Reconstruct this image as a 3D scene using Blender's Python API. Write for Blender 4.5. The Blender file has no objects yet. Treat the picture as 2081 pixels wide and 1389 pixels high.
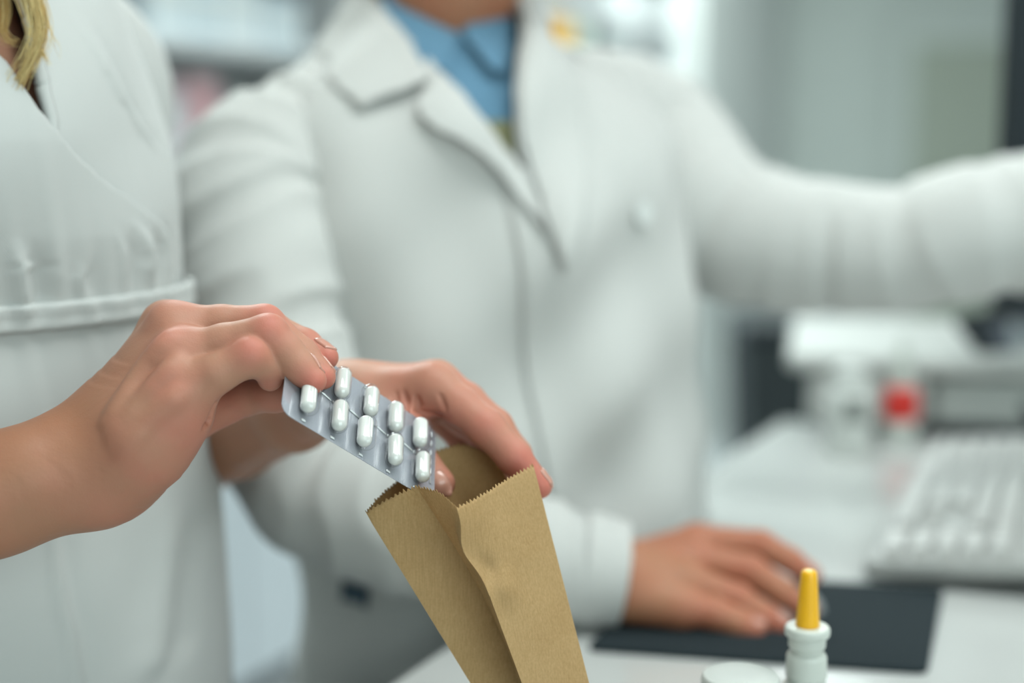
import bpy, math, random
import numpy as np
from mathutils import Vector, Matrix

random.seed(7)
rng = np.random.default_rng(7)
SC = bpy.context.scene
COL = SC.collection

# ------------------------------------------------------------------ camera
W_PX, H_PX = 2081.0, 1389.0
FPX = 2890.0
PITCH = math.radians(8.0)
CAM = np.array([0.0, 0.0, 1.275])
CP, SP = math.cos(PITCH), math.sin(PITCH)

cam_data = bpy.data.cameras.new('camera')
cam_data.sensor_width = 36.0
cam_data.lens = FPX / W_PX * 36.0
cam_data.clip_start = 0.05
cam_data.dof.use_dof = True
cam_data.dof.focus_distance = 0.657
cam_data.dof.aperture_fstop = 2.2
cam = bpy.data.objects.new('camera', cam_data)
COL.objects.link(cam)
cam.location = CAM
cam.rotation_euler = (math.pi / 2 - PITCH, 0, 0)
SC.camera = cam

# ------------------------------------------------------------------ world, lights, exposure
SC.view_settings.view_transform = 'Standard'
SC.view_settings.look = 'None'
SC.view_settings.exposure = 0.05
SC.view_settings.gamma = 1.0
SC.view_settings.use_curve_mapping = False

cyc = SC.cycles
cyc.max_bounces = 4
cyc.diffuse_bounces = 2
cyc.glossy_bounces = 3
cyc.transmission_bounces = 4
cyc.transparent_max_bounces = 12
cyc.caustics_reflective = False
cyc.caustics_refractive = False

world = bpy.data.worlds.new('room_world')
SC.world = world
world.use_nodes = True
bg = world.node_tree.nodes['Background']
bg.inputs['Color'].default_value = (0.78, 1.0, 0.98, 1)
bg.inputs['Strength'].default_value = 0.38


def area_light(name, loc, target, size, size_y, power, color):
    ld = bpy.data.lights.new(name, 'AREA')
    ld.shape = 'RECTANGLE'
    ld.size, ld.size_y = size, size_y
    ld.energy = power
    ld.color = color
    o = bpy.data.objects.new(name, ld)
    COL.objects.link(o)
    o.location = loc
    d = Vector(target) - Vector(loc)
    o.rotation_euler = d.to_track_quat('-Z', 'Y').to_euler()
    return o


# shop window to the right behind the camera, ceiling light panels
CT = (0.85, 1.0, 0.985)
area_light('window_daylight', (1.3, -1.9, 1.8), (0.0, 0.8, 1.1), 2.2, 1.8, 34, (0.84, 1.0, 0.985))
area_light('ceiling_panel_light', (0.35, 0.55, 2.66), (0.35, 0.55, 0.0), 1.2, 0.6, 10, CT)
area_light('ceiling_panel_light', (1.5, 1.3, 2.66), (1.5, 1.3, 0.0), 1.2, 0.6, 4, CT)
area_light('ceiling_panel_light', (-1.0, 2.6, 2.66), (-1.0, 2.6, 0.0), 1.2, 0.6, 52, CT)
area_light('ceiling_panel_light', (0.6, 4.6, 2.66), (0.6, 4.6, 0.0), 1.2, 0.6, 58, CT)


# ------------------------------------------------------------------ helpers
def P(px, py, d):
    """world point seen at pixel (px,py) at depth d along the camera axis"""
    cx = (px - W_PX / 2) / FPX * d
    cy = -(py - H_PX / 2) / FPX * d
    return np.array([cx, d * CP + cy * SP, CAM[2] - d * SP + cy * CP])


def proj(X):
    X = np.asarray(X, float)
    r = X - CAM
    d = r[..., 1] * CP - r[..., 2] * SP
    cy = r[..., 1] * SP + r[..., 2] * CP
    return W_PX / 2 + r[..., 0] / d * FPX, H_PX / 2 - cy / d * FPX, d


COUNTER_Z = 0.95


def on_plane(px, py, z=COUNTER_Z):
    v = (py - H_PX / 2) / FPX
    d = (CAM[2] - z) / (SP + v * CP)
    return P(px, py, d)


def norm(v):
    v = np.asarray(v, float)
    return v / (np.linalg.norm(v) + 1e-12)


def tag(o, label=None, cat=None, group=None, kind=None):
    if label: o['label'] = label
    if cat: o['category'] = cat
    if group: o['group'] = group
    if kind: o['kind'] = kind
    return o


def empty(name, loc, rot=None):
    o = bpy.data.objects.new(name, None)
    COL.objects.link(o)
    o.empty_display_size = 0.02
    o.location = loc
    if rot is not None:
        o.rotation_euler = rot
    return o


def mesh_np(name, verts, faces, mat=None, parent=None, smooth=True, local=False):
    """faces: list of index lists or an (n,4)/(n,3) array; verts in world space unless local"""
    verts = np.asarray(verts, dtype=np.float32)
    me = bpy.data.meshes.new(name)
    if isinstance(faces, np.ndarray):
        k = faces.shape[1]
        me.vertices.add(len(verts))
        me.vertices.foreach_set('co', verts.ravel())
        me.loops.add(faces.size)
        me.loops.foreach_set('vertex_index', faces.astype(np.int32).ravel())
        me.polygons.add(len(faces))
        me.polygons.foreach_set('loop_start', np.arange(0, faces.size, k, dtype=np.int32))
        me.polygons.foreach_set('loop_total', np.full(len(faces), k, dtype=np.int32))
        me.update(calc_edges=True)
    else:
        me.from_pydata([tuple(v) for v in verts], [], faces)
        me.update()
    me.validate()
    if smooth:
        me.polygons.foreach_set('use_smooth', np.ones(len(me.polygons), dtype=bool))
    if mat: me.materials.append(mat)
    o = bpy.data.objects.new(name, me)
    COL.objects.link(o)
    if parent is not None:
        o.parent = parent
        if not local:
            p = parent
            off = Vector((0, 0, 0))
            while p is not None:
                off += p.location
                p = p.parent
            o.location = -off
    return o


def grid_faces(n, m, wrap=False):
    i, j = np.meshgrid(np.arange(n - 1), np.arange(m if wrap else m - 1), indexing='ij')
    j2 = (j + 1) % m
    return np.stack([i * m + j, i * m + j2, (i + 1) * m + j2, (i + 1) * m + j], -1).reshape(-1, 4)


def add_mod(o, t, **kw):
    m = o.modifiers.new(t.lower(), t)
    for k, v in kw.items():
        setattr(m, k, v)
    return m


BOXF = [[0, 3, 2, 1], [4, 5, 6, 7], [0, 1, 5, 4], [1, 2, 6, 5], [2, 3, 7, 6], [3, 0, 4, 7]]


def box(name, lo, hi, mat, parent=None, bevel=0.0, seg=2, local=True, frame=None, loc=None):
    """box in local coordinates, optionally with a 3x3 frame (columns) and origin"""
    x0, y0, z0 = lo
    x1, y1, z1 = hi
    v = np.array([[x0, y0, z0], [x1, y0, z0], [x1, y1, z0], [x0, y1, z0],
                  [x0, y0, z1], [x1, y0, z1], [x1, y1, z1], [x0, y1, z1]], float)
    if frame is not None:
        v = v @ np.asarray(frame).T
    if loc is not None:
        v = v + np.asarray(loc)
    o = mesh_np(name, v, BOXF, mat, parent, smooth=False, local=local)
    if bevel > 0:
        add_mod(o, 'BEVEL', width=bevel, segments=seg, limit_method='ANGLE')
        o.data.polygons.foreach_set('use_smooth', np.ones(len(o.data.polygons), dtype=bool))
        add_mod(o, 'WEIGHTED_NORMAL')
    return o


def lathe(name, prof, mat, parent=None, n=48, local=True, loc=(0, 0, 0)):
    """prof: list of (r,z), revolved about z"""
    prof = np.array(prof, float)
    a = np.linspace(0, 2 * math.pi, n, endpoint=False)
    v = np.stack([np.outer(prof[:, 0], np.cos(a)), np.outer(prof[:, 0], np.sin(a)),
                  np.repeat(prof[:, 1][:, None], n, 1)], -1).reshape(-1, 3) + np.asarray(loc)
    f = grid_faces(len(prof), n, wrap=True)
    return mesh_np(name, v, f, mat, parent, local=local)


def round_profile(pts, r=0.0006, k=4):
    """soften a lathe profile's corners"""
    pts = [np.array(p, float) for p in pts]
    out = [pts[0]]
    for a, b, c in zip(pts[:-2], pts[1:-1], pts[2:]):
        u, w = a - b, c - b
        lu, lw = np.linalg.norm(u), np.linalg.norm(w)
        rr = min(r, lu * .45, lw * .45)
        if rr < 1e-6:
            out.append(b)
            continue
        p0, p1 = b + u / lu * rr, b + w / lw * rr
        for t in np.linspace(0, 1, k):
            out.append((1 - t) ** 2 * p0 + 2 * t * (1 - t) * b + t * t * p1)
    out.append(pts[-1])
    return out


def catmull(pts, n):
    pts = np.asarray(pts, float)
    q = np.vstack([2 * pts[0] - pts[1], pts, 2 * pts[-1] - pts[-2]])
    m = len(pts) - 1
    out = []
    for t in np.linspace(0, m, n):
        i = min(int(t), m - 1)
        s = t - i
        p0, p1, p2, p3 = q[i], q[i + 1], q[i + 2], q[i + 3]
        out.append(.5 * ((2 * p1) + (-p0 + p2) * s + (2 * p0 - 5 * p1 + 4 * p2 - p3) * s * s + (-p0 + 3 * p1 - 3 * p2 + p3) * s ** 3))
    return np.array(out)


# ------------------------------------------------------------------ materials
def new_mat(name):
    m = bpy.data.materials.new(name)
    m.use_nodes = True
    nt = m.node_tree
    b = nt.nodes['Principled BSDF']
    return m, nt, b


def srgb(r, g, b):
    f = lambda c: ((c / 255 + 0.055) / 1.055) ** 2.4 if c > 10 else c / 255 / 12.92
    return (f(r), f(g), f(b), 1)


def N(nt, t, **kw):
    n = nt.nodes.new(t)
    for k, v in kw.items():
        if k in n.inputs:
            n.inputs[k].default_value = v
        else:
            setattr(n, k, v)
    return n


def plain(name, color, rough=0.5, metallic=0.0, spec=0.5, noise=0.04, scale=20, bump=0.0, bscale=200, coat=0.0):
    m, nt, b = new_mat(name)
    L = nt.links
    tc = N(nt, 'ShaderNodeTexCoord')
    nz = N(nt, 'ShaderNodeTexNoise')
    nz.inputs['Scale'].default_value = scale
    L.new(tc.outputs['Object'], nz.inputs['Vector'])
    mx = N(nt, 'ShaderNodeMix', data_type='RGBA', blend_type='MIX')
    c = color
    mx.inputs[6].default_value = (c[0] * (1 - noise), c[1] * (1 - noise), c[2] * (1 - noise), 1)
    mx.inputs[7].default_value = (min(1, c[0] * (1 + noise)), min(1, c[1] * (1 + noise)), min(1, c[2] * (1 + noise)), 1)
    L.new(nz.outputs['Fac'], mx.inputs[0])
    L.new(mx.outputs[2], b.inputs['Base Color'])
    b.inputs['Roughness'].default_value = rough
    b.inputs['Metallic'].default_value = metallic
    b.inputs['Specular IOR Level'].default_value = spec
    b.inputs['Coat Weight'].default_value = coat
    if bump > 0:
        n2 = N(nt, 'ShaderNodeTexNoise')
        n2.inputs['Scale'].default_value = bscale
        n2.inputs['Detail'].default_value = 4
        L.new(tc.outputs['Object'], n2.inputs['Vector'])
        bp = N(nt, 'ShaderNodeBump')
        bp.inputs['Strength'].default_value = bump
        bp.inputs['Distance'].default_value = 0.001
        L.new(n2.outputs['Fac'], bp.inputs['Height'])
        L.new(bp.outputs['Normal'], b.inputs['Normal'])
    return m


def fabric(name, color, weave=1400, strength=0.25, rough=0.85, trans=0.0):
    m, nt, b = new_mat(name)
    L = nt.links
    tc = N(nt, 'ShaderNodeTexCoord')
    w1 = N(nt, 'ShaderNodeTexWave', wave_type='BANDS', bands_direction='DIAGONAL')
    w1.inputs['Scale'].default_value = weave / 4
    w1.inputs['Distortion'].default_value = 1.0
    L.new(tc.outputs['Object'], w1.inputs['Vector'])
    n1 = N(nt, 'ShaderNodeTexNoise')
    n1.inputs['Scale'].default_value = weave
    n1.inputs['Detail'].default_value = 3
    L.new(tc.outputs['Object'], n1.inputs['Vector'])
    ad = N(nt, 'ShaderNodeMath', operation='MULTIPLY_ADD')
    ad.inputs[1].default_value = 0.4
    L.new(w1.outputs['Fac'], ad.inputs[0])
    L.new(n1.outputs['Fac'], ad.inputs[2])
    bp = N(nt, 'ShaderNodeBump')
    bp.inputs['Strength'].default_value = strength
    bp.inputs['Distance'].default_value = 0.0004
    L.new(ad.outputs[0], bp.inputs['Height'])
    n2 = N(nt, 'ShaderNodeTexNoise')
    n2.inputs['Scale'].default_value = 14
    L.new(tc.outputs['Object'], n2.inputs['Vector'])
    mx = N(nt, 'ShaderNodeMix', data_type='RGBA')
    c = color
    mx.inputs[6].default_value = (c[0] * .97, c[1] * .97, c[2] * .97, 1)
    mx.inputs[7].default_value = c
    L.new(n2.outputs['Fac'], mx.inputs[0])
    L.new(mx.outputs[2], b.inputs['Base Color'])
    L.new(bp.outputs['Normal'], b.inputs['Normal'])
    b.inputs['Roughness'].default_value = rough
    b.inputs['Specular IOR Level'].default_value = 0.2
    b.inputs['Sheen Weight'].default_value = 0.15
    return m


def skin(name, base, flush, sss=0.16):
    m, nt, b = new_mat(name)
    L = nt.links
    tc = N(nt, 'ShaderNodeTexCoord')
    at = N(nt, 'ShaderNodeAttribute', attribute_name='flush')
    n1 = N(nt, 'ShaderNodeTexNoise')
    n1.inputs['Scale'].default_value = 45
    n1.inputs['Detail'].default_value = 3
    L.new(tc.outputs['Object'], n1.inputs['Vector'])
    mr = N(nt, 'ShaderNodeMapRange')
    mr.inputs['From Min'].default_value = .35
    mr.inputs['From Max'].default_value = .7
    mr.inputs['To Min'].default_value = 0
    mr.inputs['To Max'].default_value = .28
    L.new(n1.outputs['Fac'], mr.inputs['Value'])
    ad = N(nt, 'ShaderNodeMath', operation='ADD', use_clamp=True)
    L.new(at.outputs['Fac'], ad.inputs[0])
    L.new(mr.outputs[0], ad.inputs[1])
    mx = N(nt, 'ShaderNodeMix', data_type='RGBA')
    mx.inputs[6].default_value = base
    mx.inputs[7].default_value = flush
    L.new(ad.outputs[0], mx.inputs[0])
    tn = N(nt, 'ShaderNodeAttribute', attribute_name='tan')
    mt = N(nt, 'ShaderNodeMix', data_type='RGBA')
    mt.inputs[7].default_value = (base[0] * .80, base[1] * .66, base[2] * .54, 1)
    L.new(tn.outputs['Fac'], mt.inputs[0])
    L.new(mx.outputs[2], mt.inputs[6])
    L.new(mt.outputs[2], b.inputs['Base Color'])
    b.inputs['Roughness'].default_value = .52
    b.inputs['Specular IOR Level'].default_value = .38
    b.inputs['Subsurface Weight'].default_value = sss
    b.inputs['Subsurface Radius'].default_value = (1.0, .35, .18)
    b.inputs['Subsurface Scale'].default_value = .006
    vo = N(nt, 'ShaderNodeTexVoronoi', feature='DISTANCE_TO_EDGE')
    vo.inputs['Scale'].default_value = 900
    L.new(tc.outputs['Object'], vo.inputs['Vector'])
    n3 = N(nt, 'ShaderNodeTexNoise')
    n3.inputs['Scale'].default_value = 320
    n3.inputs['Detail'].default_value = 4
    L.new(tc.outputs['Object'], n3.inputs['Vector'])
    a2 = N(nt, 'ShaderNodeMath', operation='MULTIPLY_ADD')
    a2.inputs[1].default_value = .5
    L.new(vo.outputs['Distance'], a2.inputs[0])
    L.new(n3.outputs['Fac'], a2.inputs[2])
    bp = N(nt, 'ShaderNodeBump')
    bp.inputs['Strength'].default_value = .22
    bp.inputs['Distance'].default_value = .0006
    L.new(a2.outputs[0], bp.inputs['Height'])
    L.new(bp.outputs['Normal'], b.inputs['Normal'])
    return m


def kraft(name):
    m, nt, b = new_mat(name)
    L = nt.links
    tc = N(nt, 'ShaderNodeTexCoord')
    mp = N(nt, 'ShaderNodeMapping')
    mp.inputs['Rotation'].default_value = (0, .35, 0)
    mp.inputs['Scale'].default_value = (1, 1, .06)
    L.new(tc.outputs['Object'], mp.inputs['Vector'])
    n1 = N(nt, 'ShaderNodeTexNoise')
    n1.inputs['Scale'].default_value = 1500
    n1.inputs['Detail'].default_value = 3
    L.new(mp.outputs[0], n1.inputs['Vector'])
    n2 = N(nt, 'ShaderNodeTexNoise')
    n2.inputs['Scale'].default_value = 40
    n2.inputs['Detail'].default_value = 3
    L.new(tc.outputs['Object'], n2.inputs['Vector'])
    n3 = N(nt, 'ShaderNodeTexNoise')
    n3.inputs['Scale'].default_value = 900
    n3.inputs['Detail'].default_value = 2
    L.new(tc.outputs['Object'], n3.inputs['Vector'])
    a = N(nt, 'ShaderNodeMath', operation='MULTIPLY_ADD')
    a.inputs[1].default_value = .5
    hb = N(nt, 'ShaderNodeMath', operation='MULTIPLY_ADD')
    hb.inputs[1].default_value = .35
    hb.inputs[2].default_value = .32
    L.new(n2.outputs['Fac'], hb.inputs[0])
    L.new(n1.outputs['Fac'], a.inputs[0])
    L.new(hb.outputs[0], a.inputs[2])
    a1 = N(nt, 'ShaderNodeMath', operation='MULTIPLY_ADD')
    a1.inputs[1].default_value = .3
    L.new(n3.outputs['Fac'], a1.inputs[0])
    L.new(a.outputs[0], a1.inputs[2])
    mr = N(nt, 'ShaderNodeMapRange')
    mr.inputs['From Min'].default_value = .55
    mr.inputs['From Max'].default_value = 1.2
    L.new(a1.outputs[0], mr.inputs['Value'])
    mx = N(nt, 'ShaderNodeMix', data_type='RGBA')
    mx.inputs[6].default_value = srgb(184, 146, 94)
    mx.inputs[7].default_value = srgb(226, 192, 142)
    L.new(mr.outputs[0], mx.inputs[0])
    L.new(mx.outputs[2], b.inputs['Base Color'])
    b.inputs['Roughness'].default_value = .72
    b.inputs['Specular IOR Level'].default_value = .25
    bp = N(nt, 'ShaderNodeBump')
    bp.inputs['Strength'].default_value = .2
    bp.inputs['Distance'].default_value = .0004
    L.new(a1.outputs[0], bp.inputs['Height'])
    L.new(bp.outputs['Normal'], b.inputs['Normal'])
    # thin paper lets some light through
    tr = N(nt, 'ShaderNodeBsdfTranslucent')
    L.new(mx.outputs[2], tr.inputs['Color'])
    ms = N(nt, 'ShaderNodeMixShader')
    ms.inputs[0].default_value = .36
    out = nt.nodes['Material Output']
    L.new(b.outputs[0], ms.inputs[1])
    L.new(tr.outputs[0], ms.inputs[2])
    L.new(ms.outputs[0], out.inputs['Surface'])
    return m


def clear_film(name, rough=.04, tint=(1, 1, 1, 1)):
    m, nt, b = new_mat(name)
    L = nt.links
    nt.nodes.remove(b)
    lw = N(nt, 'ShaderNodeLayerWeight')
    pw = N(nt, 'ShaderNodeMath', operation='POWER')
    pw.inputs[1].default_value = 4.5
    L.new(lw.outputs['Facing'], pw.inputs[0])
    fr = N(nt, 'ShaderNodeMath', operation='MULTIPLY_ADD')
    fr.inputs[1].default_value = .9
    fr.inputs[2].default_value = .07
    L.new(pw.outputs[0], fr.inputs[0])
    tr = N(nt, 'ShaderNodeBsdfTransparent')
    tr.inputs['Color'].default_value = tint
    gl = N(nt, 'ShaderNodeBsdfGlossy')
    gl.inputs['Roughness'].default_value = rough
    ms = N(nt, 'ShaderNodeMixShader')
    L.new(fr.outputs[0], ms.inputs[0])
    L.new(tr.outputs[0], ms.inputs[1])
    L.new(gl.outputs[0], ms.inputs[2])
    L.new(ms.outputs[0], nt.nodes['Material Output'].inputs['Surface'])
    return m


def foil(name):
    m, nt, b = new_mat(name)
    L = nt.links
    tc = N(nt, 'ShaderNodeTexCoord')
    ch = N(nt, 'ShaderNodeTexWave', wave_type='BANDS', bands_direction='X')
    ch.inputs['Scale'].default_value = 420
    L.new(tc.outputs['Object'], ch.inputs['Vector'])
    ch2 = N(nt, 'ShaderNodeTexWave', wave_type='BANDS', bands_direction='Y')
    ch2.inputs['Scale'].default_value = 420
    L.new(tc.outputs['Object'], ch2.inputs['Vector'])
    mul = N(nt, 'ShaderNodeMath', operation='MULTIPLY')
    L.new(ch.outputs['Fac'], mul.inputs[0])
    L.new(ch2.outputs['Fac'], mul.inputs[1])
    bp = N(nt, 'ShaderNodeBump')
    bp.inputs['Strength'].default_value = .5
    bp.inputs['Distance'].default_value = .0004
    L.new(mul.outputs[0], bp.inputs['Height'])
    L.new(bp.outputs['Normal'], b.inputs['Normal'])
    b.inputs['Base Color'].default_value = (.50, .52, .58, 1)
    b.inputs['Metallic'].default_value = .6
    b.inputs['Roughness'].default_value = .38
    b.inputs['Coat Weight'].default_value = .5
    b.inputs['Coat Roughness'].default_value = .1
    return m


def hair_mat(name):
    m, nt, b = new_mat(name)
    L = nt.links
    at = N(nt, 'ShaderNodeAttribute', attribute_name='flush')
    mx = N(nt, 'ShaderNodeMix', data_type='RGBA')
    mx.inputs[6].default_value = srgb(190, 140, 70)
    mx.inputs[7].default_value = srgb(248, 224, 160)
    L.new(at.outputs['Fac'], mx.inputs[0])
    L.new(mx.outputs[2], b.inputs['Base Color'])
    b.inputs['Roughness'].default_value = .4
    b.inputs['Specular IOR Level'].default_value = .35
    return m


M = {}
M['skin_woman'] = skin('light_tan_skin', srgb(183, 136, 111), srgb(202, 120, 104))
M['skin_man'] = skin('warm_tan_skin', srgb(176, 122, 92), srgb(188, 106, 84))
M['nail'] = plain('glossy_pink_nail', srgb(206, 150, 132), .22, coat=.6, noise=.02)
M['coat_woman'] = fabric('white_cotton_coat', (.565, .575, .56, 1), weave=1500, strength=.2)
M['coat_man'] = fabric('white_lab_coat', (.60, .60, .58, 1), weave=1200, strength=.15)
M['shirt'] = fabric('blue_shirt_cloth', srgb(98, 138, 164), weave=1500)
M['sweater'] = fabric('olive_knit', srgb(128, 128, 96), weave=500, strength=.5)
M['button'] = plain('pearl_button', (.80, .82, .80, 1), .2, coat=.5)
M['badge'] = plain('dark_teal_badge', srgb(34, 66, 84), .4)
M['badge_text'] = plain('pale_badge_print', srgb(150, 180, 186), .5)
M['hair_blond'] = hair_mat('blond_hair')
M['hair_dark'] = plain('dark_brown_hair', srgb(45, 34, 28), .45, bump=.4, bscale=300)
M['kraft'] = kraft('kraft_paper')
M['foil'] = foil('silver_foil')
M['film'] = clear_film('clear_plastic_film')
M['capsule'] = plain('white_capsule_shell', (.80, .80, .76, 1), .12, coat=.6, noise=.01)
M['rib'] = plain('embossed_silver', (.86, .88, .90, 1), .2, metallic=.6)
M['white_plastic'] = plain('white_plastic', (.62, .64, .61, 1), .3, noise=.01)
M['milky_plastic'] = plain('milky_white_plastic', (.64, .67, .62, 1), .26, noise=.01)
M['yellow'] = plain('yellow_plastic', srgb(250, 184, 0), .3, noise=.02, coat=.2)
M['counter'] = plain('glossy_white_laminate', (.57, .58, .565, 1), .16, noise=.015, scale=3)
M['mousepad'] = plain('dark_slate_mat', srgb(40, 49, 53), .9, spec=.2, bump=.3, bscale=900)
M['mouse'] = plain('grey_mouse', (.36, .38, .38, 1), .3)
M['keyboard'] = plain('warm_white_keyboard', (.36, .365, .35, 1), .45, noise=.02)
M['keycap'] = plain('white_keycap', (.54, .54, .52, 1), .4, noise=.02)
M['printer'] = plain('off_white_printer', (.52, .53, .505, 1), .4, noise=.01)
M['printer_grey'] = plain('grey_printer_panel', (.40, .42, .40, 1), .5)
M['black'] = plain('black_plastic', srgb(22, 32, 38), .3)
M['dark'] = plain('charcoal', srgb(38, 46, 48), .6)
M['screen'] = plain('glossy_dark_screen', srgb(90, 98, 112), .06, coat=1.0)
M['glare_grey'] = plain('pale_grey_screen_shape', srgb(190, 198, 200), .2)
M['red'] = plain('red_plastic', srgb(214, 44, 34), .35)
M['wall'] = plain('white_wall_paint', (.66, .68, .66, 1), .7, noise=.02, scale=2)
M['wall_grey'] = plain('grey_green_paint', (.50, .54, .51, 1), .7, noise=.03, scale=2)
M['door_panel'] = plain('grey_green_panel', (.34, .37, .31, 1), .6, noise=.03, scale=2)
M['floor'] = plain('pale_grey_floor', (.62, .65, .66, 1), .3, noise=.04, scale=6)
M['ceiling'] = plain('white_ceiling', (.80, .80, .80, 1), .8)
M['cabinet'] = plain('pale_blue_white_cabinet', (.74, .79, .83, 1), .35, noise=.01)
M['shelf'] = plain('white_shelf_board', (.78, .80, .80, 1), .4, noise=.01)
M['steel'] = plain('brushed_steel', (.6, .6, .6, 1), .3, metallic=1.0)


def emission(name, col, s):
    m, nt, b = new_mat(name)
    b.inputs['Emission Color'].default_value = col
    b.inputs['Emission Strength'].default_value = s
    return m


M['lamp'] = emission('lit_diffuser', (1, 1, .98, 1), 4)

# counter-aligned directions: U runs along the counter's edge, V across it
EDGE_A = on_plane(780, 1389)
EDGE_B = on_plane(1400, 975)
U = norm(EDGE_B - EDGE_A)
V = np.array([U[1], -U[0], 0.0])
Z = np.array([0, 0, 1.0])
FR = np.stack([U, V, Z], 1)      # local x=U, y=V, z=up   (left-handed; boxes only)


def uv_box(name, org, lo, hi, mat, parent=None, bevel=0.0):
    """box with x along V (across), y along U (along the edge), z up; org in world"""
    fr = np.stack([V, U, Z], 1)
    return box(name, lo, hi, mat, parent, bevel, local=False, frame=fr, loc=org)


# ================================================================== STRUCTURE
def quad(name, pts, mat):
    o = mesh_np(name, np.array(pts, float), [[0, 1, 2, 3]], mat, smooth=False)
    return tag(o, kind='structure')


quad('floor', [(-4, -3, 0), (5, -3, 0), (5, 8.2, 0), (-4, 8.2, 0)], M['floor'])
quad('ceiling', [(-4, -3, 2.7), (-4, 8.2, 2.7), (5, 8.2, 2.7), (5, -3, 2.7)], M['ceiling'])
tag(box('wall_back', (-4, 8.2, 0), (5, 8.3, 2.7), M['wall']), kind='structure')

# wall behind the shelving, running along U
SHELF_O = EDGE_A * np.array([1, 1, 0]) - V * 1.42      # a point on the shelving's front line, z=0
wl = uv_box('wall_left', SHELF_O, (-.42, -3.5, 0), (-.34, 4.72, 2.7), M['wall'])
tag(wl, kind='structure')


# ================================================================== COUNTER
cn = empty('counter', EDGE_A * np.array([1, 1, 0]))
tag(cn, 'glossy white counter with rounded edge under the keyboard and bottles', 'counter')
org = EDGE_A * np.array([1, 1, 0])
UMAX = np.dot(on_plane(1605, 852) - EDGE_A, U)
uv_box('worktop', org, (0, -1.0, COUNTER_Z - .035), (1.15, UMAX, COUNTER_Z), M['counter'], cn, bevel=.008)
uv_box('base_cabinet', org, (.25, -.95, 0), (1.1, UMAX - .04, COUNTER_Z - .035), M['cabinet'], cn)


# ================================================================== BACKGROUND: cabinets, shelving
def shelf_pt(v, u, z):
    return SHELF_O + V * v + U * u + Z * z


names = ['left of the man behind the woman', 'behind the man hip', 'behind the man chest', 'behind the man back',
         'far past the man elbow', 'beside the dark gap under the outstretched sleeve', 'last in the row by the black bin']
u0 = 0.55
for i in range(7):
    ua = u0 + i * .62
    e = empty('base_cabinet', shelf_pt(0, ua, 0))
    tag(e, ['white base cabinet nearest the woman at far left', 'white base cabinet seen between the woman and the lab coat',
            'white base cabinet behind the lab coat skirt', 'white base cabinet behind the man\'s chest',
            'fifth white base cabinet along the shelving from the woman\'s side', 'white base cabinet left of the dark gap under the stretched sleeve',
            'white base cabinet right of the dark gap under the stretched sleeve'][i], 'cabinet', 'base cabinets under the wall shelving')
    gap = .05 if i >= 5 else .004
    uv_box('body', shelf_pt(0, ua, 0), (-.36, 0, .06), (-.022, .62 - gap, .80), M['cabinet'], e)
    uv_box('top', shelf_pt(0, ua, 0), (-.36, 0, .80), (.012, .62 - gap, .83), M['shelf'], e, bevel=.004)
    d = uv_box('door', shelf_pt(0, ua, 0), (-.022, .004, .07), (0, .616 - gap, .795), M['cabinet'], e, bevel=.003)
    uv_box('handle', shelf_pt(0, ua, 0), (0.0, .05, .70), (.018, .17, .712), M['steel'], d, bevel=.003)
    uv_box('plinth', shelf_pt(0, ua, 0), (-.36, 0, 0), (-.06, .62 - gap, .06), M['dark'], e)

sh = empty('wall_shelving', shelf_pt(0, .3, 0))
tag(sh, 'white wall shelving of long boards and uprights behind the man', 'shelving')
SZ = [1.02, 1.262, 1.49, 1.72, 1.95]
for z in SZ:
    uv_box('shelf_board', shelf_pt(0, 0, 0), (-.34, -.2, z - .03), (0, 4.66, z), M['shelf'], sh, bevel=.003)
USUP = [-.2, .42, 1.36, 2.3, 3.24, 4.2, 4.64]
for uu in USUP:
    uv_box('upright', shelf_pt(0, 0, 0), (-.34, uu - .012, .83), (.004, uu + .012, 2.2), M['shelf'], sh)
uv_box('back_panel', shelf_pt(0, 0, 0), (-.345, -.2, .83), (-.338, 4.66, 2.2), M['shelf'], sh)

# medicine boxes and bottles on the shelves
BX = {}


def bmat(c):
    if c not in BX:
        BX[c] = plain('carton_%d_%d_%d' % c, srgb(*c), .5, noise=.03)
    return BX[c]


def shelf_u(px, v=0.0):
    """distance along the shelving where pixel column px meets its front plane"""
    o = shelf_pt(v, 0, 0)
    k = (px - W_PX / 2) / FPX
    # X/d = k with d ~ Y*CP - (z-CAMz)*SP at eye height
    # X0+u*Ux = k*((Y0+u*Uy)*CP)
    return (k * o[1] * CP - o[0]) / (U[0] - k * U[1] * CP)


def carton(px0, px1, shelf_i, h, color, label, stripe=None, depth=.12):
    ua, ub = shelf_u(px0), shelf_u(px1)
    z0 = SZ[shelf_i]
    e = empty('medicine_box', shelf_pt(-.06, (ua + ub) / 2, z0))
    tag(e, label, 'box', 'medicine boxes on the wall shelving')
    uv_box('carton', shelf_pt(0, 0, 0), (-.05 - depth, ua, z0), (-.03, ub, z0 + h), bmat(color), e, bevel=.002)
    uv_box('label_panel', shelf_pt(0, 0, 0), (-.0305, ua + .006, z0 + h * .25), (-.029, ub - .006, z0 + h * .75),
           bmat(stripe or (226, 232, 232)), e)
    return e


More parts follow.
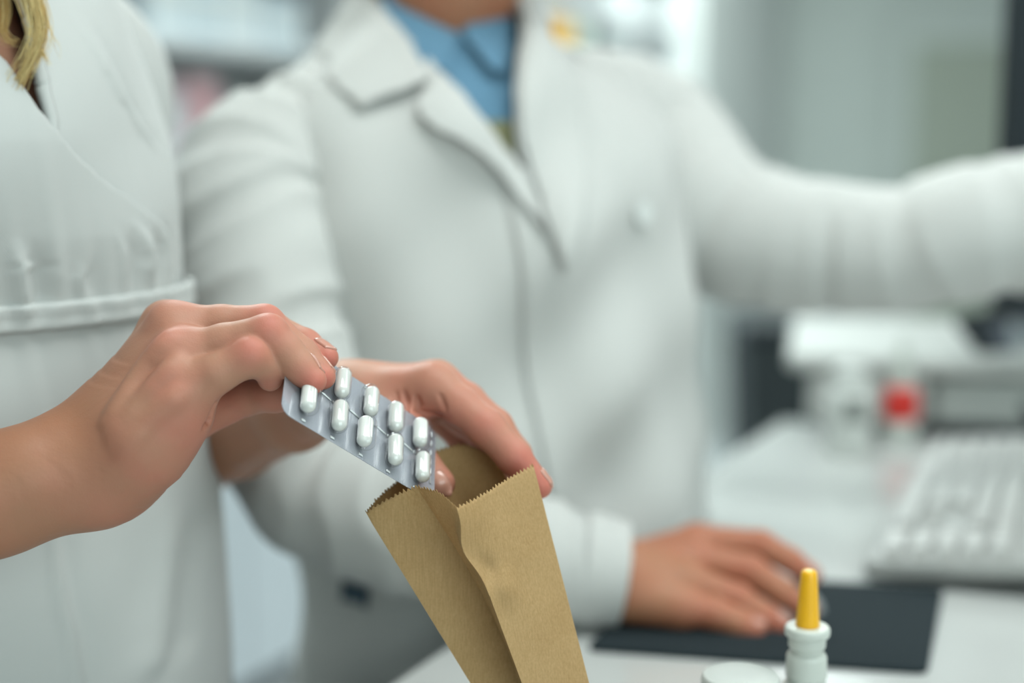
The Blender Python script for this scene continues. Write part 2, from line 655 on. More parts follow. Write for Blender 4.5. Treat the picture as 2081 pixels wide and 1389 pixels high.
carton(330, 392, 1, .13, (216, 196, 204), 'pale pink medicine box by the shelf upright')
carton(396, 412, 1, .10, (224, 214, 222), 'narrow lilac medicine box between pink and red boxes')
carton(414, 468, 1, .145, (224, 184, 188), 'red and pink medicine box nearest the coat shoulder', (222, 164, 168))
carton(472, 520, 1, .09, (222, 210, 222), 'low lavender medicine box beside the red box')
carton(340, 430, 0, .15, (220, 208, 218), 'wide lilac medicine box on the lower shelf by the sleeve')
carton(434, 500, 0, .12, (206, 220, 224), 'pale blue medicine box on the lower shelf behind the sleeve')
carton(336, 420, 2, .14, (218, 230, 236), 'white medicine box on the upper shelf, top left')
carton(424, 480, 2, .12, (196, 214, 224), 'pale blue medicine box on the upper shelf')
carton(484, 560, 2, .15, (222, 230, 234), 'wide white medicine box on the upper shelf, middle')
carton(566, 640, 2, .11, (190, 208, 220), 'grey blue medicine box on the upper shelf by the collar')
carton(1070, 1118, 2, .22, (206, 216, 120), 'lime green medicine box on the shelf right of the collar', (214, 222, 100))
carton(1121, 1174, 2, .20, (238, 176, 70), 'orange and yellow medicine box above the coat shoulder', (246, 180, 40))
carton(1176, 1210, 2, .17, (200, 220, 190), 'pale green medicine box right of the orange one')
carton(1286, 1338, 2, .10, (104, 84, 50), 'dark brown and ochre medicine box by the white column', (168, 120, 60))
carton(1342, 1392, 2, .05, (178, 208, 222), 'pale blue medicine box beside the brown box')
carton(1215, 1280, 2, .12, (214, 224, 222), 'white medicine box on the far upper shelf')

# white end column, grey alcove wall with panel door at far right
pc = shelf_pt(.02, 4.75, 0)
tag(uv_box('trim_1', pc, (-.36, -.06, 0), (.06, shelf_u(1548) - 4.75, 2.7), M['wall']), kind='structure')
RB = np.array([.95, 6.4, 0.0])
tag(box('wall_right', (RB[0], 6.9, 0), (4.5, 7.0, 2.7), M['wall_grey']), kind='structure')
dr = empty('door_1', (2.05, 6.88, 0))
tag(dr, kind='structure')
XL = P(1830, 300, 6.95)[0]
box('door_leaf', (XL, 6.84, 0), (XL + 1.0, 6.9, P(1900, 92, 6.9)[2]), M['door_panel'], dr, local=False)
zt = P(1900, 92, 6.9)[2]
for lo, hi in (((XL - .09, 6.83, 0), (XL, 6.9, zt + .09)), ((XL, 6.83, zt), (XL + 1.0, 6.9, zt + .09)), ((XL + 1.0, 6.83, 0), (XL + 1.09, 6.9, zt + .09))):
    box('door_frame', lo, hi, M['wall_grey'], dr, local=False)
lv = lathe('door_handle', [(0.0, 0), (.02, 0), (.02, .05), (0, .05)], M['steel'], dr, 16, local=False, loc=(XL + .08, 6.80, 1.0))

# black bin past the counter's far end
bp_ = P(1612, 760, 3.2)
bn = empty('waste_bin', (bp_[0], bp_[1], 0))
tag(bn, 'black waste bin beyond the far end of the counter', 'bin')
zt = P(1612, 640, 3.2)[2]
mesh_np('bin_body', np.array([[sx * w, sy * w, z] for z, w in ((0, .10), (zt - .04, .13), ) for sx, sy in ((-1, -1), (1, -1), (1, 1), (-1, 1))]), BOXF, M['dark'], bn, smooth=False, local=True)
box('bin_lid', (-.135, -.135, zt - .04), (.135, .135, zt), M['black'], bn, bevel=.01)


# ================================================================== PRINTER, MONITOR, DISPLAY, KEYBOARD
pf = on_plane(1650, 884)                      # front-left foot of the printer
PX0, PY0 = pf[0], pf[1] + .01
pr = empty('printer', (PX0, PY0, COUNTER_Z))
pr.rotation_euler = (0, 0, -math.radians(12))
tag(pr, 'off-white desktop printer with a flat lid behind the keyboard', 'printer')
ph = .092
box('body', (0, 0.02, .012), (.46, .34, ph - .02), M['printer'], pr, bevel=.008)
box('side_block', (-.004, -.012, .012), (.125, .05, ph - .02), M['printer'], pr, bevel=.012)
box('paper_tray', (.135, .004, .016), (.455, .03, ph - .026), M['printer_grey'], pr, bevel=.004)
box('lid', (-.028, -.016, ph - .02), (.47, .345, ph), M['printer'], pr, bevel=.009, seg=3)
box('base_foot', (.02, .03, 0), (.44, .32, .012), M['black'], pr)
box('slot', (.14, .0, .004), (.45, .012, .014), M['black'], pr)  # black strip standing in for the shadow under the printer's front

KO = on_plane(1757, 1184)
KU = norm(np.array([.371, .928, 0]))
KV0 = np.array([KU[1], -KU[0], 0])
tilt = math.radians(6.0)
KV = KV0 * math.cos(tilt) + Z * math.sin(tilt)
KN = norm(np.cross(KV, KU))
if KN[2] < 0: KN = -KN
kb = empty('keyboard', KO)
tag(kb, 'white computer keyboard tilted up along its far side on the counter', 'keyboard')
mk = Matrix((tuple(KV), tuple(KU), tuple(KN))).transposed()
kb.rotation_euler = mk.to_euler()
KL, KW = .452, .150
box('case', (0, 0, .002), (KW, KL, .016), M['keyboard'], kb, bevel=.004)
for yy in (.04, KL - .04):
    box('riser_foot', (KW - .02, yy - .012, -.012), (KW - .008, yy + .012, .004), M['keyboard'], kb)
# keycap meshes, shared by size
KC = {}


def keycap(w):
    k = round(w, 4)
    if k not in KC:
        hx, hy, t = .0072, w / 2 - .0005, .0012
        v = [(-hx, -hy, 0), (hx, -hy, 0), (hx, hy, 0), (-hx, hy, 0), (-hx + t, -hy + t, .0075), (hx - t, -hy + t, .0075), (hx - t, hy - t, .0075), (-hx + t, hy - t, .0075)]
        me = bpy.data.meshes.new('key')
        me.from_pydata(v, [], BOXF)
        me.materials.append(M['keycap'])
        KC[k] = me
    return KC[k]


def key(x, y, w):
    o = bpy.data.objects.new('key', keycap(w))
    COL.objects.link(o)
    o.parent = kb
    o.location = (x, y, .0155)


p = .019
# rows from the typist's side (local x=0) to the back; y=0 end is the number pad (nearest the camera)
rows = [(.020, [1, 2], [1, 1, 1], [1.25, 1.25, 1.25, 1.25, 6.25, 1.25, 1.25, 1.25]),
        (.039, [1, 1, 1], [None, 1, None], [2.75] + [1] * 10 + [2.25]),
        (.058, [1, 1, 1], [], [2.25] + [1] * 11 + [1.75]),
        (.077, [1, 1, 1], [1, 1, 1], [1.5] + [1] * 12 + [1.5]),
        (.096, [1, 1, 1, 1], [1, 1, 1], [2] + [1] * 13),
        (.124, [1, 1, 1, 1], [1, 1, 1], [1, 1, 1, 1, .5, 1, 1, 1, 1, .5, 1, 1, 1, 1, 1])]
for x, pad, nav, main in rows:
    y = .012
    for w in pad:
        key(x, y + w * p / 2, w * p)
        y += w * p
    y = .012 + 4 * p + .006
    for w in nav:
        if w: key(x, y + p / 2, p)
        y += p
    y = .012 + 7 * p + .012
    for w in main:
        if y + w * p > KL - .006: break
        if w > .6: key(x, y + w * p / 2, w * p)
        y += w * p

# upright monitor seen edge-on at the right border
MO = P(2069, 150, 1.42)
mo = empty('monitor', (MO[0] + .06, MO[1] + .1, COUNTER_Z))
tag(mo, 'black computer monitor seen almost edge-on at the right border', 'monitor')
bz = COUNTER_Z
mfr = np.stack([norm(np.array([.97, .24, 0])), norm(np.array([-.24, .97, 0])), Z], 1)
box('bezel', (0, 0, 1.10 - bz), (.5, .035, 1.52 - bz), M['black'], mo, .006, local=False, frame=mfr, loc=np.array([MO[0], MO[1], bz]))
box('stand_neck', (.22, .03, 0), (.28, .05, .3), M['black'], mo, .004, local=False, frame=mfr, loc=np.array([MO[0], MO[1], bz]))
box('stand_base', (.15, -.06, 0), (.35, .14, .012), M['black'], mo, .004, local=False, frame=mfr, loc=np.array([MO[0], MO[1], bz]))

# tilted glossy display with black frame
q0 = P(1948, 640, 1.60)
q1 = P(2084, 868, 1.52)
q2 = P(2140, 598, 1.72)
ex, ey = q2 - q0, q1 - q0
ex = norm(ex) * .20
ey = ey - norm(ex) * np.dot(ey, norm(ex))
en = norm(np.cross(ey, ex))
if np.dot(en, CAM - q0) < 0: en = -en
ds = empty('display_panel', (q1[0] + .05, q1[1] + .06, COUNTER_Z))
tag(ds, 'small black-framed display leaning back at the right border by the printer', 'display')


def dpt(a, b, c=0.0):
    return q0 + ex * a + ey * b + en * c


def dslab(name, a0, b0, a1, b1, c0, c1, mat, par, bev=.003):
    v = [dpt(a0, b0, c0), dpt(a1, b0, c0), dpt(a1, b1, c0), dpt(a0, b1, c0), dpt(a0, b0, c1), dpt(a1, b0, c1), dpt(a1, b1, c1), dpt(a0, b1, c1)]
    o = mesh_np(name, v, BOXF, mat, par, smooth=False)
    if bev: add_mod(o, 'BEVEL', width=bev, segments=2, limit_method='ANGLE')
    return o


dslab('housing', 0, 0, 1, 1, -.014, 0, M['black'], ds, .006)
scr = dslab('screen', .13, .16, .93, .9, 0, .0012, M['screen'], ds, 0)


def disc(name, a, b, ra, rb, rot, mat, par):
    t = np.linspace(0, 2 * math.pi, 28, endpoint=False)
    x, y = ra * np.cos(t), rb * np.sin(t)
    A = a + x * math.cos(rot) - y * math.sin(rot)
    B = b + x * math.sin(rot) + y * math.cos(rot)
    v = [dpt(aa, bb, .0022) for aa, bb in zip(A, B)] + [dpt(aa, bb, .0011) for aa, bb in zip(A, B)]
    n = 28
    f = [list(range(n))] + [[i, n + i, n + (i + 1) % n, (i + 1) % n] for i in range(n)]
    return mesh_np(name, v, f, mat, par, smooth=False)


disc('screen_shape', .36, .38, .09, .22, .15, M['glare_grey'], scr)  # glare on the screen, modelled as flat pale ovals
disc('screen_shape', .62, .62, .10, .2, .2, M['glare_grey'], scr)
mesh_np('stand', [dpt(.4, .3, -.014), dpt(.6, .3, -.014), *(np.array([*(dpt(a, 1, -.07)[:2]), COUNTER_Z + .001]) for a in (.62, .38)),
                  dpt(.4, .36, -.013), dpt(.6, .36, -.013), *(np.array([*(dpt(a, 1, -.062)[:2]), COUNTER_Z + .001]) for a in (.62, .38))], BOXF, M['black'], ds, smooth=False)


# ------------------------------------------------------------------ bottles on the counter
def z_on_axis(xy, py):
    """height at which a vertical axis through xy is seen at image row py"""
    v = -(py - H_PX / 2) / FPX
    # cy/d = v, with r=(Y, dz): cy = Y*SP+dz*CP, d = Y*CP-dz*SP
    Y = xy[1]
    dz = Y * (v * CP - SP) / (CP + v * SP)
    return CAM[2] + dz


sb = on_plane(1632, 1572)
so = empty('nasal_spray', (sb[0], sb[1], COUNTER_Z))
tag(so, 'white nasal spray bottle with yellow cap in front of the mouse pad', 'spray bottle')
zz = lambda py: z_on_axis(sb, py) - COUNTER_Z
k = np.linalg.norm(proj(np.array([sb[0], sb[1], COUNTER_Z + .05]))[2]) / FPX   # metres per pixel there
lathe('bottle', round_profile([(0, 0), (.0135, 0), (.0145, .002), (.0145, zz(1440)), (.0135, zz(1415)), (46 * k, zz(1392)), (37 * k, zz(1384)), (35 * k, zz(1368)), (0, zz(1366))], .002), M['milky_plastic'], so)
lathe('screw_collar', round_profile([(0, zz(1378)), (40.5 * k, zz(1378)), (41.5 * k, zz(1372)), (41 * k, zz(1334)), (37 * k, zz(1326)), (0, zz(1325))], .0008), M['milky_plastic'], so)
lathe('spray_neck', round_profile([(0, zz(1334)), (33 * k, zz(1334)), (33 * k, zz(1318)), (37.5 * k, zz(1313)), (38 * k, zz(1292)), (0, zz(1290))], .0007), M['milky_plastic'], so)
lathe('finger_flange', round_profile([(0, zz(1294)), (44 * k, zz(1292)), (46 * k, zz(1286)), (45.5 * k, zz(1276)), (42 * k, zz(1272)), (0, zz(1273))], .0008), M['milky_plastic'], so)
# ribbed yellow cap
npf, na = 14, 96
za, zb_ = zz(1273), zz(1160)
prof = [(0, za - .0005), (24 * k, za), (24 * k, za + .0012), (23 * k, za + .004), (20 * k, za + (zb_ - za) * .5), (17 * k, zb_ - .0035), (15.6 * k, zb_ - .001), (13 * k, zb_), (6 * k, zb_ + .0002), (0, zb_)]
prof = np.array(prof)
aa = np.linspace(0, 2 * math.pi, na, endpoint=False)
rib = 1 + .012 * np.cos(aa * 24)
vv = []
for i, (r, z) in enumerate(prof):
    rr = r * (rib if 2 <= i <= 5 else np.ones(na))
    vv.append(np.stack([rr * np.cos(aa), rr * np.sin(aa), np.full(na, z)], -1))
mesh_np('yellow_cap', np.concatenate(vv), grid_faces(len(prof), na, True), M['yellow'], so, local=True)

jb = on_plane(1500, 1596)
jo = empty('pill_jar', (jb[0], jb[1], COUNTER_Z))
tag(jo, 'white screw-lid pill jar at the bottom edge beside the spray bottle', 'jar')
zj = z_on_axis(jb, 1371) - COUNTER_Z
kj = proj(np.array([jb[0], jb[1], COUNTER_Z + zj]))[2] / FPX
R = 79 * kj
lathe('jar_body', round_profile([(0, 0), (R * .94, 0), (R * .97, .002), (R * .97, zj - .022), (R * .85, zj - .016), (0, zj - .016)], .002), M['milky_plastic'], jo)
na = 120
aa = np.linspace(0, 2 * math.pi, na, endpoint=False)
prof = [(0, zj - .016), (R, zj - .016), (R * 1.005, zj - .015), (R, zj - .003), (R * .985, zj - .0014), (R * .955, zj - .0004), (R * .92, zj), (R * .5, zj), (0, zj)]
vv = []
for i, (r, z) in enumerate(prof):
    rr = r * (1 + .006 * np.cos(aa * 60) if i in (2, 3) else np.ones(na))
    vv.append(np.stack([rr * np.cos(aa), rr * np.sin(aa), np.full(na, z)], -1))
mesh_np('screw_lid', np.concatenate(vv), grid_faces(len(prof), na, True), M['white_plastic'], jo, local=True)

# far bottles in front of the printer
b1 = on_plane(1828, 895)
o1 = empty('dropper_bottle', (b1[0], b1[1], COUNTER_Z))
tag(o1, 'white dropper bottle with a red band and long nozzle by the printer', 'bottle')
zf = lambda py: z_on_axis(b1, py) - COUNTER_Z
k1 = 1.52 / FPX
lathe('bottle', round_profile([(0, 0), (34 * k1, 0), (36 * k1, .002), (36 * k1, zf(852)), (0, zf(852))], .002), M['milky_plastic'], o1)
lathe('red_collar', round_profile([(0, zf(852)), (36.5 * k1, zf(852)), (36.5 * k1, zf(800)), (28 * k1, zf(786)), (0, zf(786))], .002), M['red'], o1)
lathe('nozzle', round_profile([(0, zf(790)), (22 * k1, zf(788)), (18 * k1, zf(740)), (9 * k1, zf(690)), (0, zf(688))], .002), M['milky_plastic'], o1)
b2 = on_plane(1724, 925)
o2 = empty('tablet_bottle', (b2[0], b2[1], COUNTER_Z))
tag(o2, 'white tablet bottle with a small grey printed label left of the red-banded bottle', 'bottle')
zf2 = lambda py: z_on_axis(b2, py) - COUNTER_Z
k2 = 1.46 / FPX
lathe('bottle', round_profile([(0, 0), (44 * k2, 0), (46 * k2, .002), (46 * k2, zf2(800)), (30 * k2, zf2(782)), (0, zf2(782))], .003), M['white_plastic'], o2)
lathe('cap', round_profile([(0, zf2(784)), (34 * k2, zf2(784)), (34 * k2, zf2(748)), (0, zf2(746))], .002), M['white_plastic'], o2)
na = 12
ang = np.linspace(-math.pi / 2 - .42, -math.pi / 2 + .42, na)
vv = np.concatenate([np.stack([46.5 * k2 * np.cos(ang), 46.5 * k2 * np.sin(ang), np.full(na, zz_)], -1) for zz_ in (zf2(852), zf2(806))])
lab = mesh_np('grey_label', vv, grid_faces(2, na), M['printer_grey'], o2, local=True)
lab.data.materials[0] = plain('grey_label_print', srgb(112, 116, 112), .6)

# mouse pad and mouse
c0, c1, c2 = on_plane(1192, 1326), on_plane(1884, 1374), on_plane(1917, 1204)
c3 = c0 + (c2 - c1)
ctr = (c0 + c1 + c2 + c3) / 4
ring = []
cs = [c0, c1, c2, c3]
for i in range(4):
    a, b, c = cs[i - 1], cs[i], cs[(i + 1) % 4]
    p0, p1 = b + norm(a - b) * .009, b + norm(c - b) * .009
    for t in np.linspace(0, 1, 7):
        ring.append((1 - t) ** 2 * p0 + 2 * t * (1 - t) * b + t * t * p1)
ring = np.array(ring) - np.array([*ctr[:2], COUNTER_Z])
nr = len(ring)
vv = np.concatenate([ring + Z * .0003, ring + Z * .003, ring * .995 + Z * .0036])
ff = [list(range(nr))[::-1]] + [[l * nr + i, l * nr + (i + 1) % nr, (l + 1) * nr + (i + 1) % nr, (l + 1) * nr + i] for l in range(2) for i in range(nr)] + [list(range(2 * nr, 3 * nr))]
mp = mesh_np('mouse_pad', vv, ff, M['mousepad'], smooth=False)
mp.location = (ctr[0], ctr[1], COUNTER_Z)
tag(mp, 'dark slate mouse pad under the man\'s hand', 'mouse pad')

mc = on_plane(1538, 1232, COUNTER_Z + .0036)
mo_ = empty('computer_mouse', mc)
tag(mo_, 'light grey computer mouse covered by the man\'s hand', 'mouse')
nu, nv = 20, 32
vs = []
for i in range(nu):
    t = i / (nu - 1) * math.pi / 2
    for j in range(nv):
        a = 2 * math.pi * j / nv
        vs.append((.046 * math.cos(a) * math.cos(t) ** .6, .027 * math.sin(a) * math.cos(t) ** .6,   .022 * math.sin(t) * (1 - .25 * math.cos(a) * math.cos(t))))
o = mesh_np('shell', vs, grid_faces(nu, nv, True), M['mouse'], mo_, local=True)
w = lathe('scroll_wheel', round_profile([(0, -.003), (.006, -.003), (.006, .003), (0, .003)], .001), M['dark'], mo_, 20)
w.location = (.028, 0, .014)
w.rotation_euler = (math.pi / 2, 0, 0)
mo_.rotation_euler = (0, 0, -.28)


# ================================================================== IMPLICIT SURFACES (for bodies)
class Field:
    def __init__(self, lo, hi, h):
        self.lo = np.asarray(lo, float)
        self.h = h
        self.n = np.ceil((np.asarray(hi) - self.lo) / h).astype(int) + 1
        self.ax = [(self.lo[i] + np.arange(self.n[i]) * h).astype(np.float32) for i in range(3)]

    def new(self):
        return np.full(self.n, .06, np.float32)

    def cone(self, F, a, ra, b, rb, k, sub=False, margin=.014):
        a, b = np.asarray(a, float), np.asarray(b, float)
        r = max(ra, rb) + margin
        sl = []
        for i in range(3):
            i0 = int(max(0, math.floor((min(a[i], b[i]) - r - self.lo[i]) / self.h)))
            i1 = int(min(self.n[i], math.ceil((max(a[i], b[i]) + r - self.lo[i]) / self.h) + 1))
            if i1 <= i0: return
            sl.append(slice(i0, i1))
        X = self.ax[0][sl[0]][:, None, None] - np.float32(a[0])
        Y = self.ax[1][sl[1]][None, :, None] - np.float32(a[1])
        Zz = self.ax[2][sl[2]][None, None, :] - np.float32(a[2])
        ab = (b - a).astype(np.float32)
        L2 = float(ab @ ab) + 1e-12
        t = np.clip((X * ab[0] + Y * ab[1] + Zz * ab[2]) / L2, 0, 1)
        d = np.sqrt((X - t * ab[0]) ** 2 + (Y - t * ab[1]) ** 2 + (Zz - t * ab[2]) ** 2) - (ra + (rb - ra) * t)
        S = F[tuple(sl)]
        if sub:
            nd = -d
            hh = np.clip(k - np.abs(S - nd), 0, None) / k
            F[tuple(sl)] = np.maximum(S, nd) + hh * hh * k * .25
        else:
            F[tuple(sl)] = smin(S, d, k)

    def chain(self, F, pts, k):
        for (a, ra), (b, rb) in zip(pts[:-1], pts[1:]):
            self.cone(F, a, ra, b, rb, k)

    def sample(self, F, p):
        g = (np.asarray(p) - self.lo) / self.h
        i = np.clip(np.floor(g).astype(int), 0, self.n - 2)
        f = g - i
        v = 0
        for dx in (0, 1):
            for dy in (0, 1):
                for dz in (0, 1):
                    w = (f[0] if dx else 1 - f[0]) * (f[1] if dy else 1 - f[1]) * (f[2] if dz else 1 - f[2])
                    v += w * F[i[0] + dx, i[1] + dy, i[2] + dz]
        return v

    def hit(self, F, px, py, d0, d1):
        """first surface point along the view ray of a pixel"""
        for d in np.arange(d0, d1, .0008):
            p = P(px, py, d)
            if np.any(p < self.lo) or np.any(p > self.lo + (self.n - 1) * self.h): continue
            if self.sample(F, p) < 0: return p
        return None

    def on_surface(self, F, pts, d0, d1, n=10):
        q = catmull(np.array(pts, float), n)
        return [h for h in (self.hit(F, x, y, d0, d1) for x, y in q) if h is not None]

    def groove(self, F, pts, d0, d1, width=.0010, depth=.0008, n=12, k=.0012):
        s = self.on_surface(F, pts, d0, d1, n)
        c = [p + norm(CAM - p) * (width - depth) for p in s]
        for i in range(len(c) - 1):
            e0, e1 = (i / len(c)), ((i + 1) / len(c))
            self.cone(F, c[i], width * (.5 + math.sin(math.pi * e0) * .5), c[i + 1], width * (.5 + math.sin(math.pi * e1) * .5), k, sub=True, margin=.004)

    def ridge(self, F, pts, d0, d1, width=.002, height=.0008, n=12, k=.003):
        s = self.on_surface(F, pts, d0, d1, n)
        c = [p - norm(CAM - p) * (width - height) for p in s]
        for i in range(len(c) - 1):
            self.cone(F, c[i], width, c[i + 1], width, k, margin=.006)

    def mesh(self, F):
        s = F < 0
        n = self.n
        c = s[:-1, :-1, :-1].astype(np.int8)
        cnt = np.zeros(n - 1, np.int8)
        for dx in (0, 1):
            for dy in (0, 1):
                for dz in (0, 1):
                    cnt += s[dx:n[0] - 1 + dx, dy:n[1] - 1 + dy, dz:n[2] - 1 + dz]
        act = (cnt > 0) & (cnt < 8)
        idx = np.full(n - 1, -1, np.int64)
        I = np.argwhere(act)
        idx[act] = np.arange(len(I))
        acc = np.zeros((len(I), 3))
        num = np.zeros(len(I))
        corners = [(x, y, z) for x in (0, 1) for y in (0, 1) for z in (0, 1)]
        for a in corners:
            for ax in range(3):
                if a[ax]: continue
                b = list(a)
                b[ax] = 1
                fa = F[I[:, 0] + a[0], I[:, 1] + a[1], I[:, 2] + a[2]]
                fb = F[I[:, 0] + b[0], I[:, 1] + b[1], I[:, 2] + b[2]]
                m = (fa < 0) != (fb < 0)
                t = np.where(m, fa / (fa - fb + 1e-20), 0)
                p = np.tile(np.array(a, float), (len(I), 1))
                p[:, ax] = t
                acc[m] += p[m]
                num[m] += 1
        v = (I + acc / num[:, None]) * self.h + self.lo
        faces = []
        for ax in range(3):
            o1, o2 = (ax + 1) % 3, (ax + 2) % 3
            sl0 = [slice(1, n[i] - 1) for i in range(3)]
            sl1 = list(sl0)
            sl0[ax] = slice(0, n[ax] - 1)
            sl1[ax] = slice(1, n[ax])
            A, B = s[tuple(sl0)], s[tuple(sl1)]
            for flip in (0, 1):
                E = np.argwhere((A & ~B) if not flip else (~A & B))
                if not len(E): continue
                off = np.ones(3, int)
                off[ax] = 0
                E = E + off
                q = []
                for da, db in ((1, 1), (0, 1), (0, 0), (1, 0)):
                    c_ = E.copy()
                    c_[:, o1] -= da
                    c_[:, o2] -= db
                    q.append(idx[c_[:, 0], c_[:, 1], c_[:, 2]])
                q = np.stack(q, 1)
                faces.append(q[:, ::-1] if flip else q)
        f = np.concatenate(faces)
        f = f[(f >= 0).all(1)]
        return v, f


def smin(a, b, k):
    h = np.clip(k - np.abs(a - b), 0, None) / k
    return np.minimum(a, b) - h * h * k * .25


def relax(v, f, it=2, lam=.5):
    for _ in range(it):
        acc = np.zeros_like(v)
        num = np.zeros(len(v))
        for i in range(4):
            a, b = f[:, i], f[:, (i + 1) % 4]
            np.add.at(acc, a, v[b])
            np.add.at(num, a, 1)
            np.add.at(acc, b, v[a])
            np.add.at(num, b, 1)
        v = v + lam * (acc / np.maximum(num, 1)[:, None] - v)
    return v


mm = .001


def J(px, py, d, r):
    return (P(px, py, d), r * mm)


def build_hand(palm, fingers, h, kp=.010, kf=.006, extra=None, it=1):
    pts = [p for c in palm + fingers for p in c]
    lo = np.min([p - r for p, r in pts], 0) - .006
    hi = np.max([p + r for p, r in pts], 0) + .006
    fd = Field(lo, hi, h)
    Fp = fd.new()
    for c in palm: fd.chain(Fp, c, kp)
    F = Fp.copy()
    for c in fingers:
        Ff = fd.new()
        fd.chain(Ff, c, .003)
        F = np.minimum(F, smin(Fp, Ff, kf))
    if extra: extra(fd, F)
    v, f = fd.mesh(F)
    v = relax(v, f, it)
    return v, f, fd, F


def set_flush(o, pts, attr='flush'):
    """redness of knuckles and finger pads: list of (point, radius, strength)"""
    me = o.data
    co = np.empty(len(me.vertices) * 3, np.float32)
    me.vertices.foreach_get('co', co)
    co = co.reshape(-1, 3)
    a = np.zeros(len(co), np.float32)
    for p, r, s in pts:
        a = np.maximum(a, s * np.exp(-((co - p) ** 2).sum(1) / (r * r)))
    at = me.attributes.new(attr, 'FLOAT', 'POINT')
    at.data.foreach_set('value', a)


def nail(name, c, d, nrm, w, l, r, parent, mat=None, fd=None, F=None):
    """curved fingernail plate: centre c, pointing along d, dorsal normal nrm, finger radius r"""
    d = norm(d)
    nrm = norm(nrm - d * np.dot(nrm, d))
    sd = np.cross(d, nrm)
    nu, nv = 11, 9
    top, bot = [], []
    for i in range(nu):
        s = i / (nu - 1)
        ws = w / 2 * (1 - .25 * max(0, (s - .72) / .28) ** 2) * (.82 + .18 * min(1, s / .25))
        for j in range(nv):
            t = (j / (nv - 1) * 2 - 1)
            a = t * ws / r
            y = (s - .5) * l
            edge = (1 - abs(t) ** 2.5 * .35 * (s > .8))
            lift = -(y * y) / (2 * .011)
            base = c + d * (y * edge) + sd * (r * math.sin(a)) + nrm * (r * (math.cos(a) - 1) + lift)
            n2 = nrm * math.cos(a) + sd * math.sin(a)
            if fd is not None:
                q = base - n2 * .003
                for _ in range(40):
                    if fd.sample(F, q) > 0: break
                    q = q + n2 * .00015
                base = q
            edge_t = min(1.0, (1 - abs(t)) * 3 + .25) * min(1.0, s * 4 + .2)
            top.append(base + n2 * (.0001 + .00045 * edge_t))
            bot.append(base - n2 * .0006)
    f = grid_faces(nu, nv)
    g_ = nu * nv
    rim = [i * nv for i in range(nu)] + [(nu - 1) * nv + j for j in range(1, nv)] + [i * nv + nv - 1 for i in range(nu - 2, -1, -1)] + list(range(nv - 2, 0, -1))
    side = np.array([[a, b, b + g_, a + g_] for a, b in zip(rim, rim[1:] + rim[:1])])
    o = mesh_np(name, np.array(top + bot), np.concatenate([f, f[:, ::-1] + g_, side]), mat or M['nail'], parent)
    return o


# ================================================================== PERSON AT LEFT (paper bag and blister)
WC = np.array([-.307, .80])
woman = empty('person', (WC[0], WC[1], 0))
tag(woman, 'person with blond hair in a white wrap-front coat holding a blister pack', 'person')

# right hand: little finger nearest the camera, thumb underneath
MCP5, MCP4, MCP3, MCP2 = J(375, 797, .645, 10.4), J(368, 724, .653, 10.6), J(352, 664, .668, 10.6), J(338, 662, .688, 10.6)
rh_palm = [
    [J(-420, 1130, .612, 33), J(0, 1004, .652, 24.2), J(165, 950, .664, 23.5), J(212, 926, .668, 21.5), J(240, 890, .669, 18)],
    [J(62, 962, .6435, 12), J(90, 960, .648, 13)],
    [J(215, 930, .664, 15), MCP5], [J(215, 910, .670, 15), MCP4], [J(200, 905, .676, 15), MCP3], [J(200, 905, .688, 14), MCP2],
    [J(212, 968, .662, 16.5), J(300, 896, .653, 16.5), J(362, 842, .650, 13)],
    [J(240, 930, .676, 18), J(340, 790, .672, 15)],
]
rh_fing = [
    [MCP5, J(440, 760, .642, 8.9), J(508, 724, .643, 8.9), J(546, 744, .649, 7.6), J(549, 770, .653, 5.9)],
    [MCP4, J(455, 700, .652, 9.2), J(545, 680, .650, 9.2), J(580, 716, .650, 8.3), J(608, 748, .649, 7.8), J(637, 774, .647, 6.1)],
    [MCP3, J(450, 660, .668, 9.0), J(538, 659, .667, 9.0), J(612, 722, .663, 7.9), J(656, 766, .658, 6.1)],
    [MCP2, J(450, 668, .690, 9.0), J(550, 670, .688, 8.7), J(620, 702, .680, 7.6), J(663, 727, .672, 5.9)],
    [J(255, 915, .692, 14), J(395, 846, .692, 11.5), J(505, 806, .682, 8.7), J(560, 798, .674, 9.2), J(622, 800, .664, 7.2)],
]


def rh_extra(fd, F):
    # extensor tendons and knuckle heads on the back of the hand
    fd.ridge(F, [(225, 860), (290, 760), (345, 690)], .60, .72, .0032, .0005, k=.005)
    fd.ridge(F, [(235, 890), (300, 810), (360, 740)], .60, .72, .0032, .0004, k=.005)
    fd.ridge(F, [(250, 920), (310, 850), (365, 800)], .60, .72, .0030, .0003, k=.005)
    fd.groove(F, [(424, 862), (431, 840), (440, 818)], .60, .72, .0012, .0010)
    fd.groove(F, [(412, 872), (420, 862), (424, 850)], .60, .72, .0008, .0006)


v1, f1, fdR, FR_ = build_hand(rh_palm, rh_fing, .0010, kp=.019, kf=.007, extra=rh_extra)

